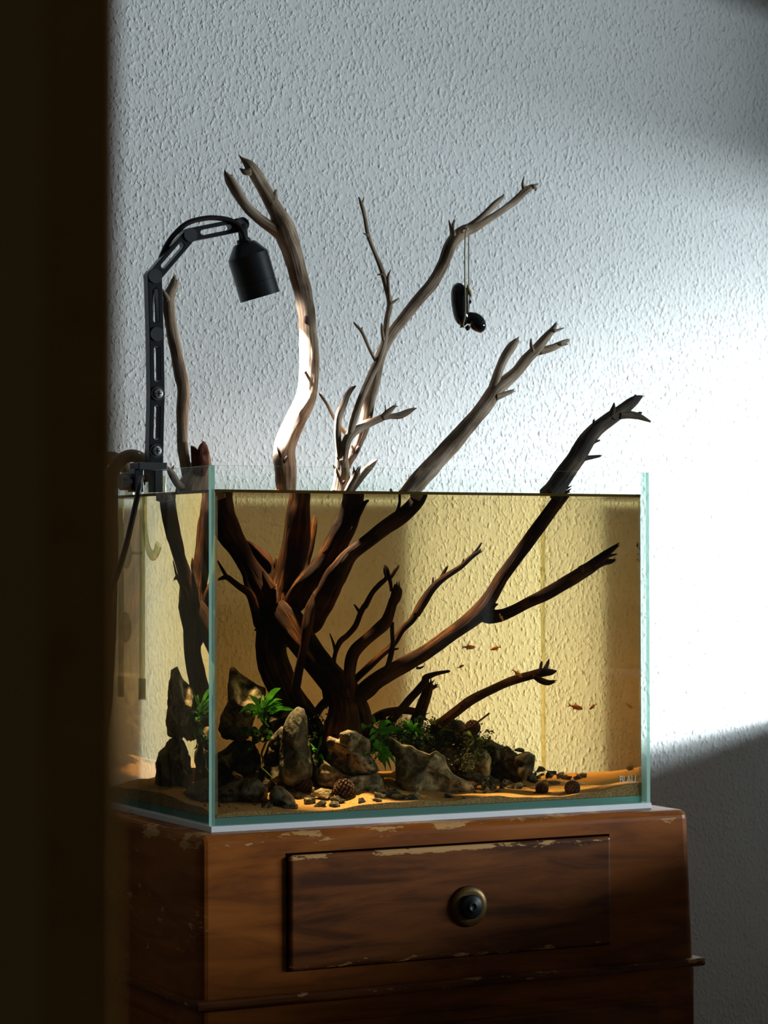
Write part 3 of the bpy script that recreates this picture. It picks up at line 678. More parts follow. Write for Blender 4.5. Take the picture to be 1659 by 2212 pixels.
branch(mw, 'c2', [(845, 1085, 24, .07), (862, 1020, 21), (885, 955, 20), (912, 900, 21), (942, 858, 20), (968, 828, 11)], False, n=10, rough=0.2)
branch(mw, 'c2', [(1070, 882, 18, .07), (1130, 866, 16), (1180, 845, 13), (1212, 830, 7)], False, n=8)
branch(mw, 'c2', [(860, 1100, 22, .066), (900, 1090, 13), (942, 1074, 9)], False, name='twig', n=8)
branch(mw, 'c2', [(1042, 885, 11, .066), (1034, 850, 8), (1034, 822, 4)], False, name='twig', n=6)
branch(mw, 'c2', [(1140, 785, 10, .066), (1165, 780, 6), (1190, 770, 3)], False, name='twig', n=6)
branch(mw, 'c2', [(1170, 848, 8, .066), (1190, 850, 6), (1208, 848, 3)], False, name='twig', n=6)
# knots
def knot(parent, c, x, y, rx, ry, dep, rot=0.0):
    P = at_y(*cpx(c, x, y), dep); s = depth(P)/F_PX/CR[c][2]
    bm = bmesh.new(); bmesh.ops.create_uvsphere(bm, u_segments=14, v_segments=8, radius=1)
    Mx = Matrix.Translation(P) @ Matrix.Rotation(-YAW, 4, 'Z') @ Matrix.Rotation(rot, 4, 'Y') @ Matrix.Diagonal((rx*s, 0.004, ry*s, 1))
    bmesh.ops.transform(bm, matrix=Mx, verts=bm.verts); mesh_obj('knot', bm, M['knot'], parent, True)
def front_of(px_r, dep): return dep - px_r/1700
knot(mw, 'c1', 1288, 1108, 14, 28, front_of(16, .19)); knot(mw, 'c1', 1118, 1960, 12, 48, front_of(17, .19), -0.3); knot(mw, 'c1', 1155, 2010, 16, 34, front_of(18, .19), 0.4)
knot(mw, 'c1', 1284, 1446, 10, 14, front_of(17, .19)); knot(mw, 'k4', 545, 900, 28, 55, front_of(9, .116), 0.3); knot(mw, 'k4', 370, 1320, 26, 45, front_of(14, .112), 0.3)
# torn bark on the stump
def poly_solid(parent, name, c, poly, dep, T, wet, mat, seed, amp=0.12, nphi=44, npsi=9, smooth=True, twist=0.0, ridges=False):
    """solid whose outline is the given polygon standing at that depth, swollen to a real thickness"""
    pts = [P3(c, x, y, dep, wet) for x, y in poly]
    cen = sum(pts, Vector())/len(pts)
    ex = Vector((math.cos(YAW*0.8), -math.sin(YAW*0.8), 0)); ez = Vector((0, 0, 1)); ey = Vector((math.sin(YAW*0.8), math.cos(YAW*0.8), 0))
    q = [((p-cen).dot(ex), (p-cen).dot(ez)) for p in pts]
    def R_(phi):
        dx, dz = math.cos(phi), math.sin(phi); best = 0
        for i in range(len(q)):
            a_, b2_ = q[i], q[(i+1) % len(q)]
            den = dx*(b2_[1]-a_[1]) - dz*(b2_[0]-a_[0])
            if abs(den) < 1e-12: continue
            t = (a_[0]*(b2_[1]-a_[1]) - a_[1]*(b2_[0]-a_[0]))/den
            u = (a_[0]*dz - a_[1]*dx)/den
            if t > 0 and -1e-6 <= u <= 1+1e-6: best = max(best, t)
        return best
    bm = bmesh.new(); rows = []
    rs = [R_(2*math.pi*i/nphi) for i in range(nphi)]
    rmean = sum(rs)/nphi
    for j in range(1, npsi):
        ps = -math.pi/2 + math.pi*j/npsi
        row = []
        for i in range(nphi):
            ph = 2*math.pi*i/nphi
            cr_ = math.copysign(abs(math.cos(ps))**0.75, 1); sn = math.copysign(abs(math.sin(ps))**0.8, math.sin(ps))
            base = ex*(rs[i]*cr_*math.cos(ph)) + ez*(rs[i]*cr_*math.sin(ph)) + ey*(T*sn*(0.75+0.25*math.cos(ph*2+seed)))
            nn = Vector(((cen.x+base.x)*28, (cen.y+base.y)*28, (cen.z+base.z)*28)) + Vector((seed, seed*2, 0))
            vd = noise.voronoi(nn*1.35)[0]
            k = 0.8*noise.noise(nn) + 0.45*(1-2*abs(noise.noise(nn*2.1))) + 0.9*min(0.8, vd[1]-vd[0]) - 0.3 + 0.38*noise.noise(nn*4.6) + 0.26*(1-2*abs(noise.noise(nn*8.0)))
            g_ = 1 + amp*k*(0.5 if abs(ps) < 0.35 else 1.0)
            row.append(bm.verts.new(cen + base*g_))
        rows.append(row)
    for a_, b2_ in zip(rows[:-1], rows[1:]):
        for i in range(nphi):
            k = (i+1) % nphi; bm.faces.new((a_[i], a_[k], b2_[k], b2_[i]))
    for row, sg in ((rows[0], -1), (rows[-1], 1)):
        cv = bm.verts.new(sum((v.co for v in row), Vector())/nphi + ey*sg*T*0.08)
        for i in range(nphi):
            k = (i+1) % nphi; bm.faces.new((row[i], row[k], cv) if sg > 0 else (row[k], row[i], cv))
    bmesh.ops.recalc_face_normals(bm, faces=bm.faces)
    uvl = bm.loops.layers.uv.verify()
    for f in bm.faces:
        for lp in f.loops: lp[uvl].uv = ((lp.vert.co.x+lp.vert.co.y)*6, lp.vert.co.z)
    return mesh_obj(name, bm, mat, parent, smooth), cen
poly_solid(mw, 'torn_bark', 'k5', [(640, 640), (690, 655), (720, 690), (740, 640), (790, 590), (830, 640), (845, 700), (852, 880), (800, 1000), (660, 960), (648, 800)], .200, .010, False, M['torn'], 3, 0.08, 72)

# second piece: leaning log with the branches that reach right
lw_ = empty('driftwood', (0.26, 0.13, 0.05), 'dark leaning driftwood log with long branches reaching to the right', 'driftwood')
branch(lw_, 'k3', [(250, -40, 90, .205), (360, 110, 150, .195), (470, 260, 165), (580, 430, 160), (720, 640, 152), (880, 820, 152, .145), (1000, 970, 155), (1050, 1150, 155, .13), (1045, 1330, 185), (1030, 1500, 225, .125)], name='trunk', n=22, rough=0.17)
branch(lw_, 'k3', [(1120, 900, 60, .125), (1190, 1030, 70), (1255, 1200, 72), (1290, 1380, 78), (1300, 1480, 80)], name='root', n=10)
branch(lw_, 'k3', [(960, 1080, 55, .17), (860, 1120, 52), (780, 1200, 46), (700, 1330, 50), (640, 1440, 50)], name='root', n=10)
branch(lw_, 'k3', [(830, 990, 26, .17), (850, 1060, 36), (880, 1130, 40)], name='root', n=8)
branch(lw_, 'k3', [(1090, 1060, 40, .105), (1085, 1000, 44), (1080, 975, 26)], name='twig', n=8, rough=0.35)
branch(lw_, 'k3', [(1100, 1120, 80, .125), (1200, 1060, 92), (1320, 970, 100), (1450, 860, 92), ('c5', 0, 1195, 52, .11), ('c5', 130, 1110, 52), ('c5', 260, 1015, 52), ('c5', 370, 935, 55), ('c5', 440, 870, 58, .08), ('c5', 500, 780, 48), ('c5', 570, 660, 45), ('c5', 660, 540, 44), ('c5', 750, 410, 44), ('c5', 840, 290, 45), ('c5', 920, 180, 45), ('c5', 975, 105, 46, .05), ('c5', 1010, 68, 44, .05)], n=14, rough=0.13)
branch(lw_, 'c5', [(440, 895, 48, .08), (500, 910, 46), (570, 905, 38), (660, 870, 35), (760, 820, 36), (880, 760, 40), (1000, 690, 42), (1110, 622, 42), (1200, 562, 42), (1260, 510, 32), (1320, 460, 19), (1362, 428, 12, .05)], n=12, rough=0.14)
branch(lw_, 'c5', [(1190, 575, 32, .055), (1260, 545, 24), (1310, 540, 18), (1338, 532, 10)], name='twig', n=8)
branch(lw_, 'c5', [(1270, 520, 12, .053), (1310, 503, 9), (1352, 492, 5)], name='twig', n=6)
branch(lw_, 'c5', [(1100, 610, 26, .05), (1112, 585, 20), (1122, 570, 10)], name='twig', n=6)
branch(lw_, 'c5', [(495, 870, 25, .072), (520, 840, 16), (550, 828, 4)], name='twig', n=6)
branch(lw_, 'c5', [(480, 840, 26, .072), (508, 810, 12), (525, 790, 4)], name='twig', n=6)
branch(lw_, 'k3', [(1090, 1120, 72, .12), (1108, 950, 68), (1112, 800, 65), (1130, 640, 66), (1185, 530, 66), (1290, 430, 66), (1420, 320, 70), (1520, 230, 70), (1565, 120, 62), (1600, 0, 60), ('k2', 1165, 1080, 57), ('k2', 1182, 1010, 56), ('k2', 1190, 978, 44, .085)], n=14, rough=0.15)
branch(lw_, 'k3', [(930, 760, 28, .17), (945, 640, 25), (962, 560, 25), (1010, 450, 30), (1090, 380, 28), (1180, 270, 30), (1235, 130, 30), (1290, 30, 28), ('k2', 870, 1150, 28), ('k2', 940, 1020, 25), ('k2', 1010, 940, 25), ('k2', 1080, 870, 20), ('k2', 1065, 800, 15), ('k2', 1060, 765, 5)], n=8, rough=0.2)
branch(lw_, 'k3', [(960, 570, 18, .17), (932, 460, 14), (893, 355, 6)], name='twig', n=6)
branch(lw_, 'k3', [(1240, 130, 20, .168), (1205, 85, 16), (1172, 38, 10)], name='twig', n=6)
branch(lw_, 'k2', [(1128, 1000, 15, .15), (1120, 920, 18), (1100, 850, 20), (1082, 780, 20), (1062, 740, 6)], name='twig', n=8)
branch(lw_, 'k2', [(1112, 880, 18, .15), (1140, 840, 18), (1170, 790, 18), (1198, 758, 13)], name='twig', n=8)
branch(lw_, 'k3', [(1150, 910, 32, .15), (1200, 850, 34), (1270, 785, 35), (1370, 690, 38), (1480, 590, 38), (1600, 480, 38), ('k2', 1240, 1380, 35), ('k2', 1340, 1280, 36), ('k2', 1420, 1140, 38), ('k2', 1520, 1000, 38), ('c5', 0, 895, 26), ('c5', 55, 800, 26), ('c5', 120, 710, 25), ('c5', 195, 645, 21), ('c5', 300, 575, 17), ('c5', 370, 512, 16), ('c5', 430, 472, 12, .1)], n=10, rough=0.16)
branch(lw_, 'c5', [(105, 730, 14, .118), (110, 690, 9), (112, 648, 5)], name='twig', n=6)
branch(lw_, 'c5', [(165, 660, 16, .115), (185, 615, 13), (206, 578, 9)], name='twig', n=6)
branch(lw_, 'c5', [(300, 580, 12, .108), (311, 550, 8), (318, 522, 3)], name='twig', n=6)
branch(lw_, 'c5', [(380, 500, 13, .104), (410, 460, 9), (436, 420, 6)], name='twig', n=6)
branch(lw_, 'k3', [(1590, 230, 24, .1), (1595, 380, 22), (1598, 470, 22), (1578, 600, 28), (1540, 720, 26), (1480, 820, 20)], name='twig', n=8)
branch(lw_, 'k3', [(1590, 530, 14, .1), (1640, 530, 12), (1665, 520, 6)], name='twig', n=6)
branch(lw_, 'k3', [(1310, 990, 30, .108), (1400, 870, 26), (1470, 790, 14), (1520, 775, 5)], name='twig', n=6)
branch(lw_, 'c5', [(0, 1260, 10, .1), (25, 1262, 8), (48, 1248, 4)], name='twig', n=6)
branch(lw_, 'c2', [(1112, 1577, 44, .05), (1140, 1545, 43), (1185, 1485, 42), (1240, 1410, 38), (1290, 1320, 36), (1340, 1260, 34), (1400, 1210, 32), (1460, 1170, 28), (1510, 1130, 24), (1540, 1108, 17), (1564, 1097, 5)], False, M['dry_dark'], n=14, rough=0.18)
for pts in ([(1505, 1135, 16, .047), (1522, 1115, 12), (1534, 1090, 4)], [(1450, 1185, 22, .047), (1500, 1185, 18), (1545, 1192, 15), (1604, 1218, 4)], [(1412, 1205, 26, .047), (1424, 1165, 14), (1430, 1128, 3)],
            [(1545, 1185, 9, .047), (1552, 1178, 8), (1562, 1176, 4)], [(1322, 1275, 16, .047), (1332, 1240, 10), (1333, 1208, 4)], [(1270, 1395, 18, .047), (1310, 1390, 11), (1364, 1382, 6)], [(1320, 1320, 12, .047), (1345, 1312, 7), (1362, 1308, 4)], [(1285, 1320, 14, .047), (1292, 1290, 8), (1300, 1280, 3)]):
    branch(lw_, 'c2', pts, False, M['dry_dark'], name='twig', n=8)

# loose lower pieces
jw = empty('driftwood', (0.45, 0.13, 0.03), 'low curved dark driftwood branch with forked tip behind the mossy rocks', 'driftwood')
branch(jw, 'c5', [(100, 1690, 28, .15), (160, 1640, 31), (250, 1570, 33), (370, 1480, 32), (500, 1410, 30), (640, 1350, 28), (760, 1315, 28), (850, 1292, 28), (915, 1288, 18), (948, 1281, 3, .12)], n=12, rough=0.14)
for pts in ([(860, 1295, 20, .122), (882, 1245, 15), (896, 1200, 4)], [(832, 1305, 15, .122), (836, 1270, 12), (842, 1230, 11)], [(790, 1315, 15, .12), (840, 1345, 20), (890, 1360, 18), (930, 1352, 10)], [(310, 1520, 18, .136), (318, 1490, 10), (324, 1470, 4)], [(410, 1455, 16, .133), (424, 1438, 10), (440, 1432, 3)]):
    branch(jw, 'c5', pts, name='twig', n=6)
kw_ = empty('driftwood', (0.38, 0.17, 0.03), 'thin straight driftwood twig leaning over a short stub behind the plants', 'driftwood')
branch(kw_, 'c4', [(1270, 1790, 30, .17), (1400, 1655, 30), (1500, 1535, 30), (1590, 1435, 30), ('c5', 60, 1330, 24), ('c5', 130, 1302, 15), ('c5', 216, 1284, 10)], n=8)
branch(kw_, 'c5', [(-10, 1640, 44, .18), (20, 1560, 40), (50, 1480, 36), (72, 1420, 32), (85, 1365, 26)], n=10)
branch(kw_, 'c5', [(80, 1410, 18, .178), (108, 1395, 15), (130, 1384, 12)], name='twig', n=6)
lw2 = empty('driftwood', (0.3, 0.2, 0.03), 'low dark driftwood twigs lying crossed behind the central stump', 'driftwood')
branch(lw2, 'c4', [(1140, 1740, 30, .2), (1210, 1705, 30), (1290, 1662, 28), (1400, 1640, 26), (1500, 1650, 26), (1580, 1690, 22)], n=8)
branch(lw2, 'c4', [(1278, 1645, 18, .195), (1285, 1700, 24), (1290, 1790, 26)], n=8)
mw2 = empty('driftwood', (0.46, 0.13, 0.04), 'thin bare twig lying across the cone on the mossy rocks', 'twig')
branch(mw2, 'c8', [(40, 300, 9, .12), (120, 270, 10), (160, 245, 9), (220, 200, 8), (282, 152, 7)], n=8)
branch(mw2, 'c8', [(140, 268, 7, .12), (180, 285, 6), (220, 298, 4)], name='twig', n=6)

# ------------------------------------------------------------------ rocks
def rock(c, poly, dep, T, mat, label, seed, amp=0.16, nphi=96, npsi=34, group=None):
    o, cen = poly_solid(None, 'rock', c, poly, dep, T, True, M[mat], seed, amp*1.25, max(nphi, 72), max(npsi, 26), True)
    return tag(o, label, 'rock', group)
rock('c6', [(870, 95), (905, 82), (945, 115), (1010, 155), (1060, 185), (1118, 215), (1115, 260), (1085, 320), (1060, 380), (1035, 450), (1005, 560), (960, 580), (880, 580), (810, 560), (795, 490), (812, 400), (860, 310), (855, 160)], .212, .04, 'rock', 'tall grey rock with a pale crusted face, upper left behind the leaves', 1, 0.12)
rock('c6', [(660, 900), (690, 760), (760, 690), (830, 650), (900, 595), (1000, 590), (1060, 640), (1090, 700), (1090, 800), (1040, 860), (980, 960), (860, 1010), (720, 1010)], .22, .06, 'rock_dark', 'large dark rock at the left corner, under the tall rock', 2, 0.14)
rock('c6', [(1245, 470), (1290, 390), (1345, 350), (1385, 360), (1410, 430), (1420, 560), (1450, 760), (1445, 830), (1400, 880), (1300, 920), (1250, 890), (1215, 780), (1215, 640)], .125, .035, 'rock_mid', 'upright grey tongue shaped rock left of the stump', 3, 0.1)
rock('c6', [(1105, 700), (1160, 560), (1230, 490), (1262, 500), (1240, 640), (1230, 800), (1120, 800)], .165, .03, 'rock_dark', 'slanting brown rock behind the upright tongue shaped rock', 4)
rock('c6', [(1060, 800), (1120, 760), (1220, 760), (1300, 850), (1260, 960), (1120, 960), (1050, 900)], .15, .035, 'rock_dark', 'dark low rock wedged under the slanting brown rock', 5)
rock('c6', [(785, 930), (900, 880), (1000, 850), (1060, 850), (1110, 890), (1130, 930), (1090, 1000), (1000, 1035), (880, 1040), (790, 1020), (720, 980)], .10, .04, 'rock_dark', 'broad dark reddish rock lying at the left front corner', 6)
rock('c6', [(1145, 960), (1180, 905), (1240, 915), (1300, 970), (1340, 1040), (1325, 1075), (1240, 1075), (1145, 1055)], .06, .022, 'rock_dark', 'pointed dark stone in front, right of the reddish rock', 7, 0.1, 40, 12)
rock('c7', [(185, 400), (230, 375), (300, 390), (315, 350), (380, 318), (450, 330), (500, 370), (570, 400), (582, 480), (570, 540), (620, 600), (655, 680), (600, 720), (450, 728), (330, 705), (230, 640), (185, 560)], .115, .04, 'rock_pale', 'pale pitted rock at the centre, dark underneath, before the stump', 8, 0.15)
rock('c7', [(310, 352), (380, 316), (455, 328), (505, 372), (470, 440), (380, 470), (310, 440)], .085, .016, 'rock', 'small dark round stone sitting on the pale pitted rock', 9, 0.14, 40, 12)
rock('c7', [(105, 680), (170, 590), (260, 690), (400, 730), (560, 715), (650, 695), (680, 800), (650, 870), (560, 900), (470, 890), (380, 840), (250, 840), (110, 800)], .10, .035, 'rock', 'wide mottled rock below the pale pitted rock', 10, 0.14)
rock('c7', [(730, 390), (762, 378), (830, 450), (960, 465), (1000, 500), (1110, 540), (1165, 503), (1235, 550), (1265, 630), (1330, 720), (1450, 760), (1530, 825), (1440, 875), (1300, 915), (1120, 910), (900, 885), (850, 850), (805, 760), (800, 560), (740, 480)], .11, .045, 'rock', 'large grey triangular rock with pale ridge, right of the centre', 11, 0.08, 90, 24)
rock('c7', [(1180, 480), (1260, 445), (1335, 470), (1395, 540), (1425, 640), (1440, 760), (1330, 760), (1260, 640)], .165, .03, 'rock', 'veined rounded rock behind the triangular rock', 12)
rock('c8', [(60, 480), (100, 440), (170, 425), (260, 440), (300, 500), (290, 620), (260, 690), (110, 690), (60, 590)], .15, .035, 'rock', 'mossy grey rock under the cone and thin twig', 13)
rock('c8', [(200, 420), (260, 360), (330, 390), (420, 425), (500, 470), (530, 600), (520, 690), (320, 690), (240, 600)], .165, .035, 'rock_dark', 'low dark rock between mossy rock and black slab', 14)
rock('c8', [(455, 560), (480, 490), (560, 465), (605, 460), (652, 485), (635, 600), (560, 685), (500, 640)], .13, .025, 'rock_dark', 'black angular slab rock at the right end of the pile', 15, 0.08, 40, 12)
rock('c8', [(-110, 300), (-30, 230), (60, 220), (170, 300), (240, 380), (280, 560), (250, 680), (60, 680), (-80, 560)], .18, .05, 'rock_dark', 'dark mossy boulder under the right hand plants', 16)
rock('c7', [(680, 360), (900, 310), (1150, 340), (1260, 480), (1230, 640), (900, 600), (720, 520)], .19, .04, 'rock_dark', 'dark boulder between triangular rock and low branch', 20)
rock('k3', [(620, 1480), (760, 1380), (1000, 1420), (1200, 1400), (1380, 1420), (1450, 1560), (1300, 1760), (900, 1800), (650, 1700)], .19, .06, 'rock_dark', 'dark hidden boulder carrying the central stump', 17)
rock('k3', [(150, 1100), (300, 1040), (480, 1100), (560, 1260), (520, 1480), (300, 1560), (150, 1450)], .22, .05, 'rock_dark', 'dark boulder behind the left plants, carrying the trunk', 18)
rock('c7', [(-60, 560), (20, 480), (100, 520), (140, 640), (90, 760), (-20, 760)], .15, .03, 'rock_dark', 'dark rock behind leaves, between the upright and pitted rocks', 19)

# small angular stones and chips, each one an object
def rest(c, x, y, hh, dep):
    """depth at which something seen at that picture point lies on the sand, near the guessed depth"""
    best = None
    for i in range(19, 340, 2):
        d = i/1000; P = in_water(*cpx(c, x, y+hh), d)
        e = abs(P.z - sand_h(P.x, P.y))
        if best is None or e < best[0]: best = (e, d)
    return best[1] if best[0] < 0.004 and abs(best[1]-dep) < 0.12 else dep
def chip(c, x, y, wpx, hpx, dep, mat, label, seed, group='slate chips on the sand'):
    rnd = random.Random(seed)
    dep = rest(c, x, y, hpx*0.28, dep)
    P = in_water(*cpx(c, x, y), dep); s = depth(P)/F_PX/CR[c][2]
    bm = bmesh.new(); pts = []
    for k in range(11):
        v = Vector((rnd.gauss(0, 1), rnd.gauss(0, 1), rnd.gauss(0, 1))).normalized()
        pts.append(bm.verts.new((v.x*wpx/2*s*rnd.uniform(1.05, 1.4), v.y*wpx/2*s*0.95, v.z*hpx/2*s*rnd.uniform(1.0, 1.35))))
    r_ = bmesh.ops.convex_hull(bm, input=pts)
    bmesh.ops.delete(bm, geom=[g for g in r_['geom_interior'] if isinstance(g, bmesh.types.BMVert)], context='VERTS')
    bmesh.ops.bevel(bm, geom=bm.edges[:], offset=0.0006, segments=1, affect='EDGES')
    bmesh.ops.rotate(bm, verts=bm.verts, matrix=Matrix.Rotation(rnd.uniform(-.35, .35), 3, 'Y') @ Matrix.Rotation(rnd.uniform(-.3, .3), 3, 'X'))
    bmesh.ops.translate(bm, verts=bm.verts, vec=P)
    o = mesh_obj('stone_chip', bm, M[mat]); return tag(o, label, 'stone', group)
CH = [('c8', 390, 670, 150, 90, .12, 'chip', 'wide grey chip below the black slab'), ('c8', 465, 630, 90, 60, .13, 'chip', 'flat chip tucked against the dark low rock'),
      ('c8', 630, 665, 130, 90, .11, 'chip', 'squarish grey chip right of the black slab'), ('c8', 690, 605, 80, 60, .14, 'chip', 'dark chip with flat top, right of the slab'),
      ('c8', 775, 640, 95, 80, .14, 'chip', 'greenish pointed chip in the row behind'), ('c8', 845, 655, 70, 60, .15, 'chip', 'small slanted chip at the end of the row'),
      ('c8', 920, 668, 62, 56, .13, 'rock_dark', 'black pyramid shaped chip by the back sand'), ('c8', 810, 705, 130, 34, .10, 'rock_dark', 'long flat black chip behind the cones'),
      ('c8', 525, 690, 70, 60, .10, 'chip_pale', 'pale small chip in front of the wide chip'), ('c8', 455, 735, 80, 50, .08, 'rock_dark', 'black wedge chip in front of the wide chip'),
      ('c8', 510, 735, 90, 60, .07, 'chip', 'grey tilted chip beside the black wedge'), ('c8', 220, 660, 160, 40, .10, 'rock_dark', 'long black flat chip under mossy rock'),
      ('c8', 340, 700, 80, 50, .09, 'rock_dark', 'dark rounded chip left of the wedge'), ('c8', 135, 730, 120, 60, .085, 'chip_red', 'reddish chip at the triangular rock tail'),
      ('c8', 350, 772, 60, 14, .05, 'chip', 'thin flat chip lying alone on the sand'), ('c8', 250, 780, 36, 36, .05, 'rock_dark', 'tiny black chip alone on the sand'),
      ('c8', 580, 610, 70, 60, .15, 'rock_dark', 'dark chip leaning behind the squarish chip'), ('c8', 510, 435, 110, 40, .14, 'rock_dark', 'dark flat splinter lying on the slab'), ('c8', 540, 450, 60, 40, .15, 'chip', 'grey chip on top behind splinter'), ('c8', 430, 435, 70, 40, .15, 'rock_dark', 'black lump on the dark low rock'),
      ('c7', 510, 960, 100, 66, .05, 'rock_dark', 'dark four pointed chip on lit sand'), ('c7', 675, 970, 110, 44, .045, 'chip', 'olive flat chip on lit sand'),
      ('c7', 260, 985, 110, 56, .045, 'chip', 'grey oval chip near the front glass'), ('c7', 130, 985, 110, 60, .055, 'rock_dark', 'dark chip left of the grey oval chip'),
      ('c7', 160, 900, 190, 110, .075, 'chip_pale', 'large olive stone left of the brown cone'), ('c7', 40, 950, 110, 90, .06, 'chip', 'slanted green grey chip by the left cone'), ('c7', 75, 860, 80, 80, .08, 'chip_pale', 'olive block right of the left cone'),
      ('c7', 730, 835, 66, 60, .08, 'chip_pale', 'pale upright chip before the triangular rock'), ('c7', 650, 900, 150, 70, .07, 'chip', 'broad tilted slate chip at the centre front'), ('c7', 760, 890, 110, 80, .065, 'chip', 'grey chip at the foot of the triangular rock'),
      ('c7', 850, 920, 150, 70, .06, 'chip', 'long grey wedge pointing at the glass'), ('c7', 920, 925, 90, 40, .06, 'rock_dark', 'dark sliver beside the long grey wedge'), ('c7', 1022, 895, 80, 50, .055, 'chip_pale', 'pale square chip at the triangular rock base'), ('c7', 965, 940, 40, 30, .05, 'chip_pale', 'tiny pale pebble below the square chip'),
      ('c7', 1280, 910, 110, 36, .065, 'rock_dark', 'dark flake under the triangular rock'), ('c7', 1480, 810, 100, 60, .08, 'chip_red', 'pinkish chip at the right tail of the triangular rock'), ('c7', 1600, 845, 90, 40, .075, 'chip', 'grey flake right of the pinkish chip'), ('c7', 1605, 880, 36, 30, .06, 'rock_dark', 'tiny dark chip on sand, right of the pinkish chip'),
      ('c7', 1430, 930, 60, 24, .05, 'chip', 'small flat chip half sunk in sand'), ('c7', 1440, 715, 90, 60, .13, 'rock_dark', 'dark chip between veined and mossy rocks'), ('c7', 1560, 760, 160, 50, .11, 'rock_dark', 'flat dark chip below the mossy rock'),
      ('k6', 1070, 870, 180, 130, .075, 'chip', 'thin upright slate flake under the left cone'), ('k6', 940, 1010, 150, 90, .045, 'rock_dark', 'black chip at the front left sand'), ('k6', 630, 945, 120, 70, .07, 'chip_red', 'red brown chip beside the pointed stone'), ('k6', 610, 1000, 90, 60, .055, 'rock_dark', 'small black chip before the red brown chip'),
      ('k6', 1130, 940, 140, 90, .055, 'chip_pale', 'yellowish slab chip leaning on the slate flake'), ('k6', 200, 1010, 50, 40, .03, 'chip_pale', 'tiny pale pebble in the left corner'), ('k6', 90, 1000, 70, 40, .03, 'chip_pale', 'pale pebble beside the front left edge')]
for i, (c, x, y, a_, b2_, dep, mt, lb) in enumerate(CH): chip(c, x, y, a_, b2_, dep, mt, lb, 100+i)

def chip_pile(c, x0, x1, y0, y1, n, size, dep, label, seed):
    rnd = random.Random(seed)
    xs = sorted(rnd.uniform(x0, x1) for k in range(n))
    tens = ['first', 'second', 'third', 'fourth', 'fifth', 'sixth', 'seventh', 'eighth', 'ninth', 'tenth', 'eleventh', 'twelfth', 'thirteenth', 'fourteenth', 'fifteenth', 'sixteenth', 'seventeenth', 'eighteenth', 'nineteenth', 'twentieth', 'twenty-first', 'twenty-second']
    for k in range(n):
        w_ = size*rnd.uniform(.55, 1.35)
        chip(c, xs[k], rnd.uniform(y0, y1), w_, w_*rnd.uniform(.45, .8), dep, rnd.choice(('chip', 'chip', 'rock_dark', 'rock_dark', 'chip_pale')), tens[k] + ' from the left of the ' + label, seed*50+k, 'loose chips among the bigger stones')
chip_pile('c8', 250, 640, 640, 745, 22, 62, .11, 'small chips below the black slab', 31)
chip_pile('c8', 620, 900, 625, 700, 14, 52, .13, 'small chips in the row right of the slab', 32)
chip_pile('c7', 480, 1000, 850, 950, 18, 72, .06, 'small chips between pitted and triangular rocks', 33)
chip_pile('k6', 960, 1560, 800, 1000, 16, 100, .06, 'small chips around the front left cones', 34)
chip_pile('c8', 20, 300, 650, 780, 12, 46, .08, 'small flakes around the triangular rock tail', 35)
chip_pile('k6', 300, 900, 980, 1050, 8, 70, .04, 'small chips before the left corner rocks', 36)

# ------------------------------------------------------------------ cones
def cone(c, x, y, r, dep, label, squash=1.0, seed=0):
    if dep < .1: dep = rest(c, x, y, r*0.8*squash, dep)
    P = in_water(*cpx(c, x, y), dep); R0 = rad(c, r, P)
    e = empty('alder_cone', P, label, 'cone', 'alder cones among the stones')
    bm = bmesh.new(); bmesh.ops.create_icosphere(bm, subdivisions=2, radius=R0*0.84)
    for v in bm.verts: v.co.z *= squash
    bmesh.ops.translate(bm, verts=bm.verts, vec=P); mesh_obj('core', bm, M['cone'], e, True)
    bm = bmesh.new(); n = 90; ga = math.pi*(3-math.sqrt(5))
    for i in range(n):
        z = 1-2*(i+.5)/n; rr = math.sqrt(1-z*z); d = Vector((rr*math.cos(ga*i), rr*math.sin(ga*i), z))
        u = d.orthogonal().normalized(); w_ = d.cross(u); s = R0*0.185
        c0 = P + Vector((d.x, d.y, d.z*squash))*R0*0.80
        q = [bm.verts.new(c0 + u*s*a2 + w_*s*b3 + d*R0*0.05) for a2, b3 in ((1, .7), (-1, .7), (-1, -.7), (1, -.7))]
        t_ = [bm.verts.new(c0 + u*s*a2*.75 + w_*s*b3*.75 + d*R0*0.30) for a2, b3 in ((1, .7), (-1, .7), (-1, -.7), (1, -.7))]
        bm.faces.new(t_)
        for k in range(4): bm.faces.new((q[k], q[(k+1) % 4], t_[(k+1) % 4], t_[k]))
    mesh_obj('scales', bm, M['cone'], e)['kind'] = 'stuff'
    return e, P, R0
cone('k6', 1085, 755, 105, .085, 'lit orange brown cone below the upright rock', .8)
cone('c7', 345, 850, 92, .075, 'large dark brown cone below the pale pitted rock', .95)
e, P, R0 = cone('c8', 703, 750, 52, .05, 'left one of the two cones on the right hand sand', .85)
bm = bmesh.new(); tube(bm, [(P+Vector((-R0*.6, 0, -R0*.3)), .0009), (P+Vector((-R0*2.0, 0, -R0*.8)), .0007)], n=6, uv=False); mesh_obj('stem', bm, M['cone'], e)
e, P, R0 = cone('c8', 945, 745, 62, .05, 'right one of the two cones on the right hand sand', .85)
bm = bmesh.new(); tube(bm, [(P+Vector((-R0*.6, 0, -R0*.3)), .0009), (P+Vector((-R0*2.0, -.004, -R0*.75)), .0007)], n=6, uv=False); mesh_obj('stem', bm, M['cone'], e)
cone('c8', 150, 265, 62, .13, 'dark cone on top of the mossy rocks, crossed by a twig', .9)

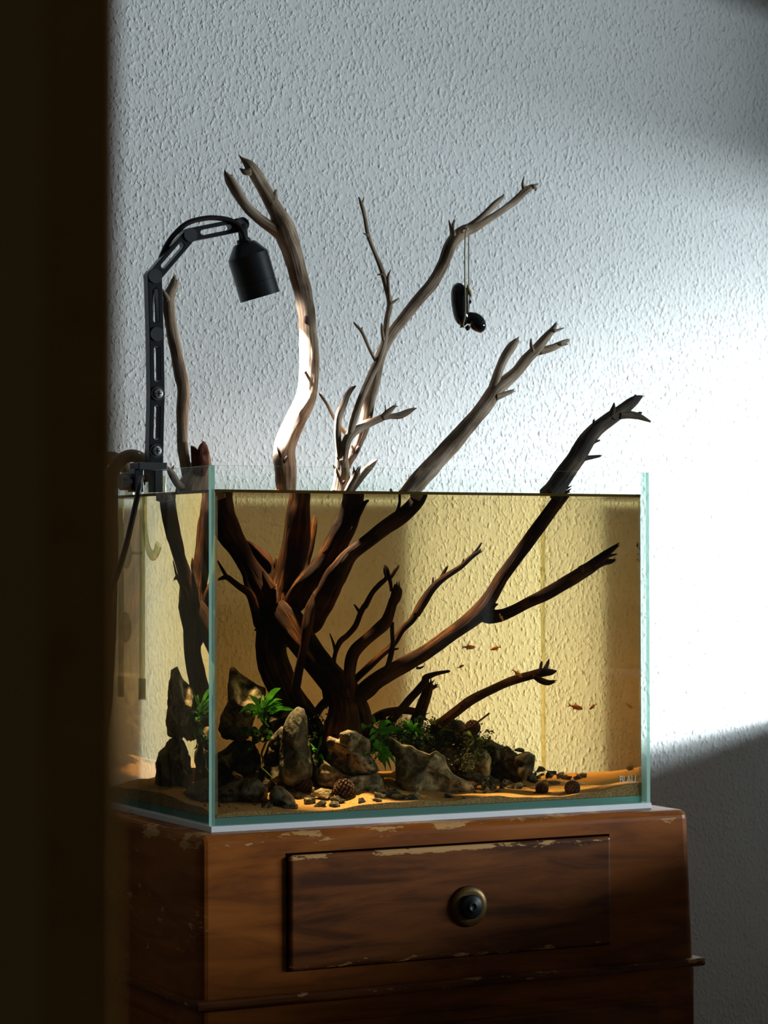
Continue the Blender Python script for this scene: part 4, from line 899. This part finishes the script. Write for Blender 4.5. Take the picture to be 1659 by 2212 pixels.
# ------------------------------------------------------------------ plants
def leaf_mesh(bm, base, tip, width, bend, twist):
    """one pointed leaf blade with a folded mid rib"""
    ax = tip-base; L = ax.length; t = ax.normalized()
    side = t.cross(Vector((math.sin(YAW+twist), math.cos(YAW+twist), 0.15))).normalized(); nn = side.cross(t)
    prof = [0.10, 0.62, 1.0, 0.95, 0.62, 0.0]; rows = []
    for i, k in enumerate(prof):
        s = i/(len(prof)-1); c = base + ax*s + Vector((0, 0, 1))*bend*L*math.sin(math.pi*s)
        wv = width*k/2*(1+0.12*math.sin(i*2.3+twist*5))
        if k == 0: rows.append([bm.verts.new(c)])
        else: rows.append([bm.verts.new(c-side*wv+nn*wv*.25), bm.verts.new(c), bm.verts.new(c+side*wv+nn*wv*.25)])
    for a_, b2_ in zip(rows[:-1], rows[1:]):
        if len(b2_) == 1:
            bm.faces.new((a_[0], a_[1], b2_[0])); bm.faces.new((a_[1], a_[2], b2_[0]))
        else:
            bm.faces.new((a_[0], a_[1], b2_[1], b2_[0])); bm.faces.new((a_[1], a_[2], b2_[2], b2_[1]))
    for f in bm.faces: f.smooth = True
def plant(c, root, leaves, dep, label, mats, extra=0, seed=0, spread=60, wid=26):
    """leaves: (x, y, width) tips or (bx, by, x, y, width); extra random darker leaves fill the inside"""
    rnd = random.Random(seed)
    P = in_water(*cpx(c, *root), dep)
    e = empty('water_plant', P, label, 'plant', 'leafy water plants between the rocks')
    def one(bx, by, x, y, wv, mt, dd):
        B = in_water(*cpx(c, bx, by), dep+rnd.uniform(-.004, .004)); T_ = in_water(*cpx(c, x, y), dep+dd)
        bm = bmesh.new(); leaf_mesh(bm, B, T_, rad(c, wv, B), rnd.uniform(.05, .2), rnd.uniform(-.5, .5)); mesh_obj('leaf', bm, M[mt], e)
    for lf in leaves:
        if len(lf) == 3: one(root[0], root[1], lf[0], lf[1], lf[2], mats[0], rnd.uniform(-.03, .012))
        else: one(lf[0], lf[1], lf[2], lf[3], lf[4], mats[0], rnd.uniform(-.03, .012))
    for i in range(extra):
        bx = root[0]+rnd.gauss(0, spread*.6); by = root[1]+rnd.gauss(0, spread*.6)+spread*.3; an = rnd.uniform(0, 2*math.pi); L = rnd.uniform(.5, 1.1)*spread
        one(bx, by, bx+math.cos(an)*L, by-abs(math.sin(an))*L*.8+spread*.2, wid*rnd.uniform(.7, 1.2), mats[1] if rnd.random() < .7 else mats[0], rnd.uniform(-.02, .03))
    bm = bmesh.new()
    tube(bm, [(P+Vector((0, 0, -.012)), .0018), (P+Vector((.004, 0, -.002)), .0022), (P+Vector((.007, .002, .006)), .0014)], n=6, uv=False); mesh_obj('rhizome', bm, M['moss'], e)
    return e
plant('c6', (1095, 385), [(1225, 215, 46), (1240, 325, 40), (930, 395, 46), (1000, 262, 36), (1235, 298, 30), (1145, 400, 1215, 385, 30), (1160, 400, 1240, 340, 36), (1330, 372, 34), (1020, 425, 36), (1060, 430, 1110, 400, 40), (1100, 260, 28), (1180, 300, 34)], .155, 'bright green plant with long pointed leaves on the upper left rock', ('leaf', 'leaf_dark'), 12, 1, 60, 46)
plant('c6', (1070, 520), [(1075, 540, 40), (1010, 500, 30), (1130, 480, 30)], .15, 'dark leafy clump hanging below the upper left plant', ('leaf_dark', 'leaf_dark'), 20, 2, 70, 60)
plant('c7', (190, 380), [(300, 293, 36), (275, 355, 26), (120, 480, 40), (150, 470, 36)], .13, 'two curled green leaves left of the pitted rock', ('leaf', 'leaf_dark'), 8, 3, 60, 40)
plant('c7', (110, 560), [(165, 580, 50), (60, 500, 36), (150, 460, 44), (30, 430, 30), (100, 620, 36), (160, 640, 40)], .12, 'dark green leaves beside the upright rock', ('leaf', 'leaf_dark'), 14, 4, 70, 44)
plant('c7', (640, 345), [(485, 330, 46), (500, 300, 40), (600, 310, 46), (750, 310, 56), (920, 322, 44), (690, 380, 60), (760, 345, 50), (570, 370, 40), (830, 350, 40), (700, 300, 34)], .118, 'broad bright green leaves right behind the pitted rock', ('leaf', 'leaf'), 22, 5, 100, 54)
plant('c7', (680, 520), [(600, 440, 50), (650, 420, 46), (775, 530, 40), (800, 590, 44), (810, 630, 34), (660, 600, 50), (700, 640, 50), (650, 500, 46), (740, 600, 40), (720, 700, 30), (770, 690, 36)], .088, 'green drooping leaf cluster between pitted and triangular rocks', ('leaf', 'leaf'), 24, 6, 80, 42)
plant('c7', (960, 330), [(910, 250, 40), (1060, 340, 40), (1010, 250, 36), (1075, 320, 34), (850, 240, 30), (940, 230, 30), (870, 350, 34), (1000, 380, 28)], .15, 'green leaves over the dark mossy boulder', ('leaf', 'leaf_dark'), 26, 7, 95, 36)
plant('c7', (1150, 320), [(1150, 255, 34), (1100, 240, 30), (1240, 378, 30), (1330, 330, 24), (1160, 200, 26), (1080, 210, 24), (1230, 300, 28), (1200, 210, 24), (1290, 290, 22)], .155, 'thin olive leaves at the foot of the low branch', ('leaf_olive', 'moss'), 26, 8, 90, 26)
plant('c8', (165, 370), [(120, 440, 36), (70, 330, 26), (235, 440, 26), (215, 400, 30), (140, 400, 34), (100, 470, 30), (250, 380, 20)], .125, 'pale olive leaves hanging below the dark cone', ('leaf_olive', 'moss'), 16, 9, 60, 26)
plant('c8', (250, 380), [(300, 400, 16), (220, 330, 16), (180, 340, 16)], .15, 'brown mossy tuft on the right hand rocks', ('moss', 'moss'), 26, 10, 60, 22)
# moss: a felt of tiny blades over the right hand boulders and round the stump
def moss(c, spots, label, seed, mats=('moss',)):
    rnd = random.Random(seed); bm = bmesh.new()
    for x, y, sx, sy, dep, cnt, L in spots:
        for i in range(int(cnt*1.6)):
            a_ = rnd.gauss(0, .5); b2_ = rnd.gauss(0, .5)
            B = in_water(*cpx(c, x+a_*sx, y+b2_*sy), dep+rnd.uniform(-.02, .02))
            d = Vector((rnd.gauss(0, 1), rnd.gauss(-.3, .8), rnd.uniform(-.2, 1.2))).normalized()*L*0.62*rnd.uniform(.5, 1.3)
            sd = d.orthogonal().normalized()*L*rnd.uniform(.10, .22)
            v = [bm.verts.new(B-sd*.3), bm.verts.new(B+d*.5-sd), bm.verts.new(B+d), bm.verts.new(B+d*.5+sd)]
            f = bm.faces.new(v); f.material_index = rnd.randrange(len(mats))
    tag(mesh_obj('moss', bm, [M[q] for q in mats]), label, 'moss', kind='stuff')
moss('c7', [(900, 340, 330, 110, .17, 900, .007), (1200, 350, 260, 100, .165, 700, .006), (1080, 420, 330, 80, .155, 700, .007), (640, 440, 160, 130, .14, 350, .008)], 'brown green moss under the plants right of the stump', 1, ('moss', 'moss', 'leaf_dark', 'leaf_dark'))
moss('c8', [(190, 370, 120, 60, .14, 400, .0055), (300, 430, 170, 40, .16, 300, .005), (140, 520, 150, 130, .12, 300, .005)], 'brown moss on the right hand rocks below the cone', 2, ('moss', 'moss', 'leaf_olive'))
moss('c7', [(100, 430, 160, 220, .15, 500, .010)], 'dark green moss between the upright rock and the stump', 4, ('leaf_dark', 'moss'))
# thin yellow root hanging before the left rocks
rt = empty('root', in_water(*cpx('k6', 600, 400), .14), 'thin yellow root hanging down over the dark left rocks', 'root')
branch(rt, 'k6', [(640, 220, 12, .15), (600, 320, 13), (580, 390, 12), (600, 450, 13), (580, 540, 13), (640, 600, 10), (700, 660, 9), (760, 750, 8, .11)], mat=M['leaf_olive'], n=6, rough=.1)

# ------------------------------------------------------------------ fish
def fish(px, py, L, ang, dep, label):
    """L, length in px; ang, picture angle of the nose"""
    P = in_water(px, py, dep); s = depth(P)/F_PX; Lm = L*s/0.86
    e = empty('fish', P, label, 'fish', 'tiny amber fish in the tank')
    Mx = Matrix.Translation(P) @ Matrix.Rotation(-math.radians(ang), 4, 'Y')
    bm = bmesh.new(); prof = [(-.34, .035), (-.25, .05), (-.12, .10), (.05, .145), (.22, .14), (.36, .10), (.46, .05), (.5, .0)]
    n = 10; rows = []
    for x, r in prof:
        rows.append([bm.verts.new((0.5*Lm, 0, -.01*Lm))] if r == 0 else [bm.verts.new((x*Lm, .55*r*Lm*math.cos(2*math.pi*k/n), r*Lm*math.sin(2*math.pi*k/n))) for k in range(n)])
    for a_, b2_ in zip(rows[:-1], rows[1:]):
        for k in range(n):
            j = (k+1) % n
            if len(b2_) == 1: bm.faces.new((a_[k], a_[j], b2_[0]))
            else: bm.faces.new((a_[k], a_[j], b2_[j], b2_[k]))
    bm.faces.new(rows[0]); bmesh.ops.recalc_face_normals(bm, faces=bm.faces)
    bmesh.ops.transform(bm, matrix=Mx, verts=bm.verts); mesh_obj('body', bm, M['fish'], e, True)
    def fin(name, pts):
        bm = bmesh.new(); t = .004*Lm
        f = bm.faces.new([bm.verts.new((x*Lm, -t, z*Lm)) for x, z in pts]); r_ = bmesh.ops.extrude_face_region(bm, geom=[f])
        bmesh.ops.translate(bm, verts=[g for g in r_['geom'] if isinstance(g, bmesh.types.BMVert)], vec=(0, 2*t, 0))
        bmesh.ops.recalc_face_normals(bm, faces=bm.faces)
        bmesh.ops.transform(bm, matrix=Mx, verts=bm.verts); mesh_obj(name, bm, M['fin'], e)
    fin('tail_fin', [(-.30, .03), (-.50, .13), (-.44, .0), (-.50, -.13), (-.30, -.03)])
    fin('dorsal_fin', [(.06, .13), (-.04, .25), (-.10, .11)]); fin('anal_fin', [(.0, -.12), (-.12, -.22), (-.16, -.09)])
    bm = bmesh.new()
    for sg in (-1, 1):
        g_ = bmesh.ops.create_icosphere(bm, subdivisions=1, radius=.032*Lm); bmesh.ops.translate(bm, verts=g_['verts'], vec=(.36*Lm, sg*.05*Lm, .03*Lm))
    bmesh.ops.transform(bm, matrix=Mx, verts=bm.verts); mesh_obj('eyes', bm, M['eye'], e)
fish(1012, 1398, 30, 205+180+155-180, .10, 'upper left amber fish of the shoal, below the forked branch')
fish(1071, 1400, 24, 162+180-150, .12, 'amber fish right of the upper left one')
fish(995, 1440, 16, 20, .18, 'smallest amber fish, lowest at the left of the shoal')
fish(1117, 1454, 26, 330-4, .10, 'amber fish just above the low curved branch')
fish(1243, 1527, 34, 345, .09, 'longest amber fish, left one of the pair at right')
fish(1281, 1526, 20, 212, .11, 'short amber fish, right one of the pair at right')
fish(1083, 1334, 16, 300, .06, 'pale fish close in front of the branch fork')

# ------------------------------------------------------------------ lamp on its jointed arm
YL = 0.205
lm = empty('aquarium_lamp', at_y(330, 1030, YL), 'black spot lamp on a jointed arm clamped to the left glass', 'lamp')
def linkpiece(p0, p1, wd, dp, yc, slot=True):
    """flat bar from p0 to p1 in the xz plane with rounded ends and a long slot through it"""
    ax = (p1-p0); L = ax.length; t = ax.normalized(); s = Vector((t.z, 0, -t.x))
    n = 12
    def outline(x0_, x1_, r):
        o_ = []
        for k in range(n+1): a_ = -math.pi/2+math.pi*k/n; o_.append((x1_+r*math.cos(a_), r*math.sin(a_)))
        for k in range(n+1): a_ = math.pi/2+math.pi*k/n; o_.append((x0_+r*math.cos(a_), r*math.sin(a_)))
        return o_
    out_ = outline(-.0, L, wd/2); hole = outline(L*.25, L*.75, wd*.20)
    bm = bmesh.new()
    def ringv(pts, y): return [bm.verts.new(p0 + t*a_ + s*b2_ + Vector((0, y, 0))) for a_, b2_ in pts]
    f0, f1 = ringv(out_, yc-p0.y-dp/2), ringv(out_, yc-p0.y+dp/2); h0, h1 = ringv(hole, yc-p0.y-dp/2), ringv(hole, yc-p0.y+dp/2)
    m_ = len(out_)
    for k in range(m_):
        j = (k+1) % m_
        bm.faces.new((f0[k], f0[j], f1[j], f1[k])); bm.faces.new((h0[j], h0[k], h1[k], h1[j]))
        bm.faces.new((f0[j], f0[k], h0[k], h0[j])); bm.faces.new((f1[k], f1[j], h1[j], h1[k]))
    bmesh.ops.recalc_face_normals(bm, faces=bm.faces)
    be = [e2 for e2 in bm.edges if e2.calc_face_angle(0) > 1.0]
    bmesh.ops.bevel(bm, geom=be, offset=.0007, segments=1, affect='EDGES')
    return bm
J = [at_y(*q, YL) for q in ((332, 1000), (333, 975), (336, 851), (334, 723), (330, 598), (406, 509), (518, 486))]
for k in range(1, 6):
    dp = .0145
    bm = linkpiece(J[k], J[k+1], .0190 if k < 4 else .0170, dp, YL)
    mesh_obj('arm_link', bm, M['black'], lm)
for k in range(1, 7):
    bm = bmesh.new(); cyl(bm, J[k]+Vector((0, -.0092, 0)), J[k]+Vector((0, .0092, 0)), .0088, n=28); jo = mesh_obj('joint', bm, M['black_side'], lm)
    if k in (1, 2):
        bm = bmesh.new(); lathe(bm, [(0, 0), (0, .0062), (.0012, .0060), (.002, .0045), (.0022, 0)], J[k]+Vector((0, -.0092, 0)), (0, -1, 0), 24); mesh_obj('screw', bm, M['screw'], jo, True)
        bm = bmesh.new()
        for vv in ((.0036, .0008), (.0008, .0036)): box(bm, J[k]+Vector((-vv[0], -.0118, -vv[1])), J[k]+Vector((vv[0], -.0110, vv[1])))
        mesh_obj('screw_slot', bm, M['iron'], jo)
# clamp over the rim of the left pane
bm = bmesh.new(); b0 = at_y(333, 1012, YL)
box(bm, (J[1].x-.0095, YL-.0085, H_+.004), (J[1].x+.0095, YL+.0085, J[1].z), .001); mesh_obj('post', bm, M['black'], lm)
bm = bmesh.new(); box(bm, (-.014, YL-.015, H_+.0004), (.024, YL+.015, H_+.010), .0012); mesh_obj('clamp_bridge', bm, M['black_side'], lm)
bm = bmesh.new(); box(bm, (GT+.001, YL-.011, H_-.026), (.020, YL+.011, H_+.002), .001); mesh_obj('inner_jaw', bm, M['black_side'], lm)
bm = bmesh.new(); box(bm, (-.018, YL-.012, H_-.026), (-.006, YL+.012, H_+.002), .001); mesh_obj('outer_jaw', bm, M['black'], lm)
bm = bmesh.new(); cyl(bm, (-.0005, YL, H_-.014), (-.019, YL, H_-.014), .004, n=12); v0 = cyl(bm, (-.018, YL, H_-.014), (-.032, YL, H_-.014), .0105, n=10)
mesh_obj('clamp_knob', bm, M['black_side'], lm)
# head
mo_ = at_y(562, 642, .195); axl = Vector((.30, -.02, -.952)).normalized()
R_h = 44.5/F_PX*depth(mo_)
top_ = mo_ - axl*.0815
bm = bmesh.new(); lathe(bm, [(0.006, .0), (.006, .0085), (.0105, .0092), (.011, .0125), (.0125, .0148), (.0265, R_h-.0008), (.0275, R_h), (.0615, R_h), (.0618, R_h-.0006), (.0626, R_h-.0006), (.0629, R_h), (.0815, R_h), (.0815, R_h-.003), (.074, R_h-.004), (.074, 0)], top_, axl, 56)
hd = mesh_obj('lamp_head', bm, M['black'], lm)
for p in hd.data.polygons: p.use_smooth = True
md = hd.modifiers.new('sharp', 'EDGE_SPLIT'); md.split_angle = math.radians(28)
bm = bmesh.new(); lathe(bm, [(0, 0), (0, R_h-.005), (.0012, R_h-.005), (.0012, 0)], mo_-axl*.0065, axl, 32); mesh_obj('lens', bm, M['lens'], hd)
# swivel bracket between last joint and head
bm = bmesh.new()
tube(bm, [(J[6], .0065), (J[6]*.5+top_*.5+Vector((.002, 0, .004)), .0062), (top_+axl*.009, .0060)], n=14, uv=False); mesh_obj('swivel', bm, M['black'], lm)
# cable from the head over the arm and down outside the tank
bm = bmesh.new()
yc_ = YL-.004
tube(bm, [(top_+axl*.009+Vector((.003, -.005, 0)), .0040)] + [(at_y(x, y, d), .0033) for x, y, d in ((528, 515, .190), (519, 492, .194), (500, 477, .196), (470, 471, .197), (440, 472, .198), (405, 482, .2), (378, 505, .204), (360, 530, .208), (346, 562, .212), (334, 600, .216), (325, 700, .219), (322, 900, .219), (318, 1005, .218))], n=10, uv=False)
mesh_obj('cable', bm, M['cable'], lm)
bm = bmesh.new()
tube(bm, [(at_y(x, y, d), .0036) for x, y, d in ((306, 1030, .185), (302, 1050, .17), (293, 1090, .165), (284, 1130, .16), (272, 1180, .16), (260, 1220, .16), (245, 1265, .16), (225, 1330, .16), (200, 1420, .165), (180, 1560, .17), (170, 1700, .17))], n=10, uv=False)
mesh_obj('cable', bm, M['cable'], lm)
# its light
for nm, en, sz, bl in (('lamp_beam', 72, 57, .30), ('lamp_spill', 0.9, 140, .5)):
    l = bpy.data.lights.new(nm, 'SPOT'); l.energy = en; l.color = (1.0, .90, .86); l.spot_size = math.radians(sz); l.spot_blend = bl; l.shadow_soft_size = .012
    o = bpy.data.objects.new(nm, l); COL.objects.link(o); o.location = mo_-axl*.002; o.rotation_euler = Vector((.36, -.02, -.93)).to_track_quat('-Z', 'Y').to_euler(); o.parent = lm; o.matrix_parent_inverse = lm.matrix_world.inverted()

# ------------------------------------------------------------------ hanging ornament
YO = .108
orn = empty('hanging_ornament', at_y(1010, 700, YO), 'glossy black bent ceramic charm hanging from the branch on a cord', 'ornament')
CR['k8'] = (930, 440, 6.9125)
def otube(name, pts, mat, n=18, rough=0):
    q = [(P3('k8', x, y, d, False)) for x, y, r, d in pts]; q = [(P, rad('k8', p[2]*(1.27 if mat is M['gloss'] and name != 'foot' else 1.1), P)) for P, p in zip(q, pts)]
    bm = bmesh.new(); tube(bm, q, n=n, uv=False, rough=rough); return mesh_obj(name, bm, mat, orn)
otube('body', [(470, 1205, 6, YO), (455, 1222, 60, YO), (440, 1270, 95, YO), (435, 1360, 104, YO), (438, 1480, 102, YO), (450, 1600, 96, YO), (470, 1700, 90, YO), (490, 1770, 70, YO), (505, 1815, 30, YO), (510, 1828, 6, YO)], M['gloss'], 24)
otube('foot', [(520, 1760, 50, YO), (590, 1715, 92, YO-.002), (670, 1755, 112, YO-.004), (720, 1820, 108, YO-.006), (745, 1880, 80, YO-.007), (752, 1915, 40, YO-.007), (755, 1930, 8, YO-.007)], M['gloss'], 22)
otube('bead', [(575, 1468, 5, YO-.002), (590, 1466, 28, YO-.002), (612, 1470, 5, YO-.002)], M['gloss'], 10)
otube('bead', [(470, 1800, 8, YO), (480, 1815, 46, YO), (500, 1835, 8, YO)], M['gloss'], 10)
otube('bead', [(520, 1840, 8, YO-.004), (555, 1855, 42, YO-.004), (590, 1850, 6, YO-.004)], M['knot'], 10)
otube('cord', [(548, 380, 9, .100), (530, 410, 9, .099), (516, 520, 9, .1005), (512, 800, 9, .1005), (513, 1200, 9, .0975), (518, 1420, 10, .094), (520, 1560, 10, .0935), (512, 1700, 10, .0945), (490, 1790, 9, .098), (500, 1850, 9, .104)], M['string'], 8)
otube('cord', [(548, 380, 9, .100), (565, 372, 9, .108), (575, 400, 9, .122), (572, 520, 9, .124), (570, 800, 9, .116), (572, 1200, 9, .112), (585, 1400, 9, .112), (575, 1560, 9, .112), (560, 1640, 9, .112)], M['string'], 8)
pl_, _c = poly_solid(orn, 'husk', 'k8', [(535, 1190), (575, 1220), (610, 1300), (622, 1380), (600, 1400), (570, 1360), (545, 1280)], YO-.006, .003, False, M['husk'], 2, .05, 24, 7)

# ------------------------------------------------------------------ pipes at the left pane
def ptube(parent, name, pts, mat, left=True, n=14):
    bm = bmesh.new(); tube(bm, [(Vector(p), r) for p, r in pts], n=n, uv=False, caps=False); return mesh_obj(name, bm, mat, parent)
def Ycol(px, z, x): # y on the plane x=const that shows at that picture column
    d = ray(px, 1300); t = (x-CAM.x)/d.x; return (CAM + d*t).y
xo = .028
def lily(label, yy, zlow, r, hose=True):
    e = empty('lily_pipe', (xo, yy, WL), label, 'pipe', 'glass filter pipes at the back left of the tank')
    ptube(e, 'tube', [((xo, yy, zlow), r), ((xo, yy, zlow+.1), r), ((xo, yy, .39), r), ((xo, yy, .412), r)], M['pipe'], n=18)
    if zlow < .2:
        bm = bmesh.new(); lathe(bm, [(0, r*.8), (0, r+.0022), (.026, r+.0022), (.026, r*.8)], (xo, yy, zlow-.002), (0, 0, 1), 18); mesh_obj('strainer', bm, M['cup'], e, True)
    ptube(e, 'hose', [((xo, yy, .405), r+.0016), ((xo-.004, yy, .420), r+.0016), ((xo-.013, yy, .432), r+.0016), ((xo-.027, yy, .436), r+.0016), ((xo-.041, yy, .430), r+.0016), ((xo-.051, yy, .414), r+.0016), ((xo-.053, yy, .39), r+.0016), ((xo-.053, yy, .30), r+.0016), ((xo-.060, yy, .14), r+.0016), ((xo-.075, yy, .02), r+.0016), ((xo-.078, yy, -.2), r+.0016), ((xo-.078, yy, -.6), r+.0016)], M['hose'], n=16)
    return e
e1 = lily('leftmost long clear glass filter pipe with grey hose, half behind the door frame', .325, .135, .0066)
e2 = lily('right long clear glass filter pipe with grey hose arching over the rim', .253, .135, .0066)
e3 = empty('outlet_spout', (.048, .262, .36), 'short clear glass outlet with upturned end just under the waterline', 'pipe')
ptube(e3, 'tube', [((.048, .264, .412), .0056), ((.048, .264, .36), .0056), ((.048, .262, .34), .0056), ((.048, .254, .322), .0058), ((.048, .240, .312), .0062), ((.048, .226, .316), .0070), ((.048, .219, .326), .0078)], M['pipe'], n=16)
for yy, z, par in ((.289, .315, e2), (.291, .222, e1)):
    bm = bmesh.new(); lathe(bm, [(0, .0), (0, .0195), (.0015, .0192), (.005, .010), (.010, .007), (.013, .0065), (.015, 0)], (GT+.0012, yy, z), (1, 0, 0), 26); mesh_obj('suction_cup', bm, M['cup'], par, True)
    bm = bmesh.new(); a_ = .325 if par is e1 else .253
    tube(bm, [(Vector((GT+.012, yy, z)), .002), (Vector((xo-.002, (yy+a_)/2, z)), .002), (Vector((xo, a_, z)), .002)], n=8, uv=False); mesh_obj('clip', bm, M['cup'], par)
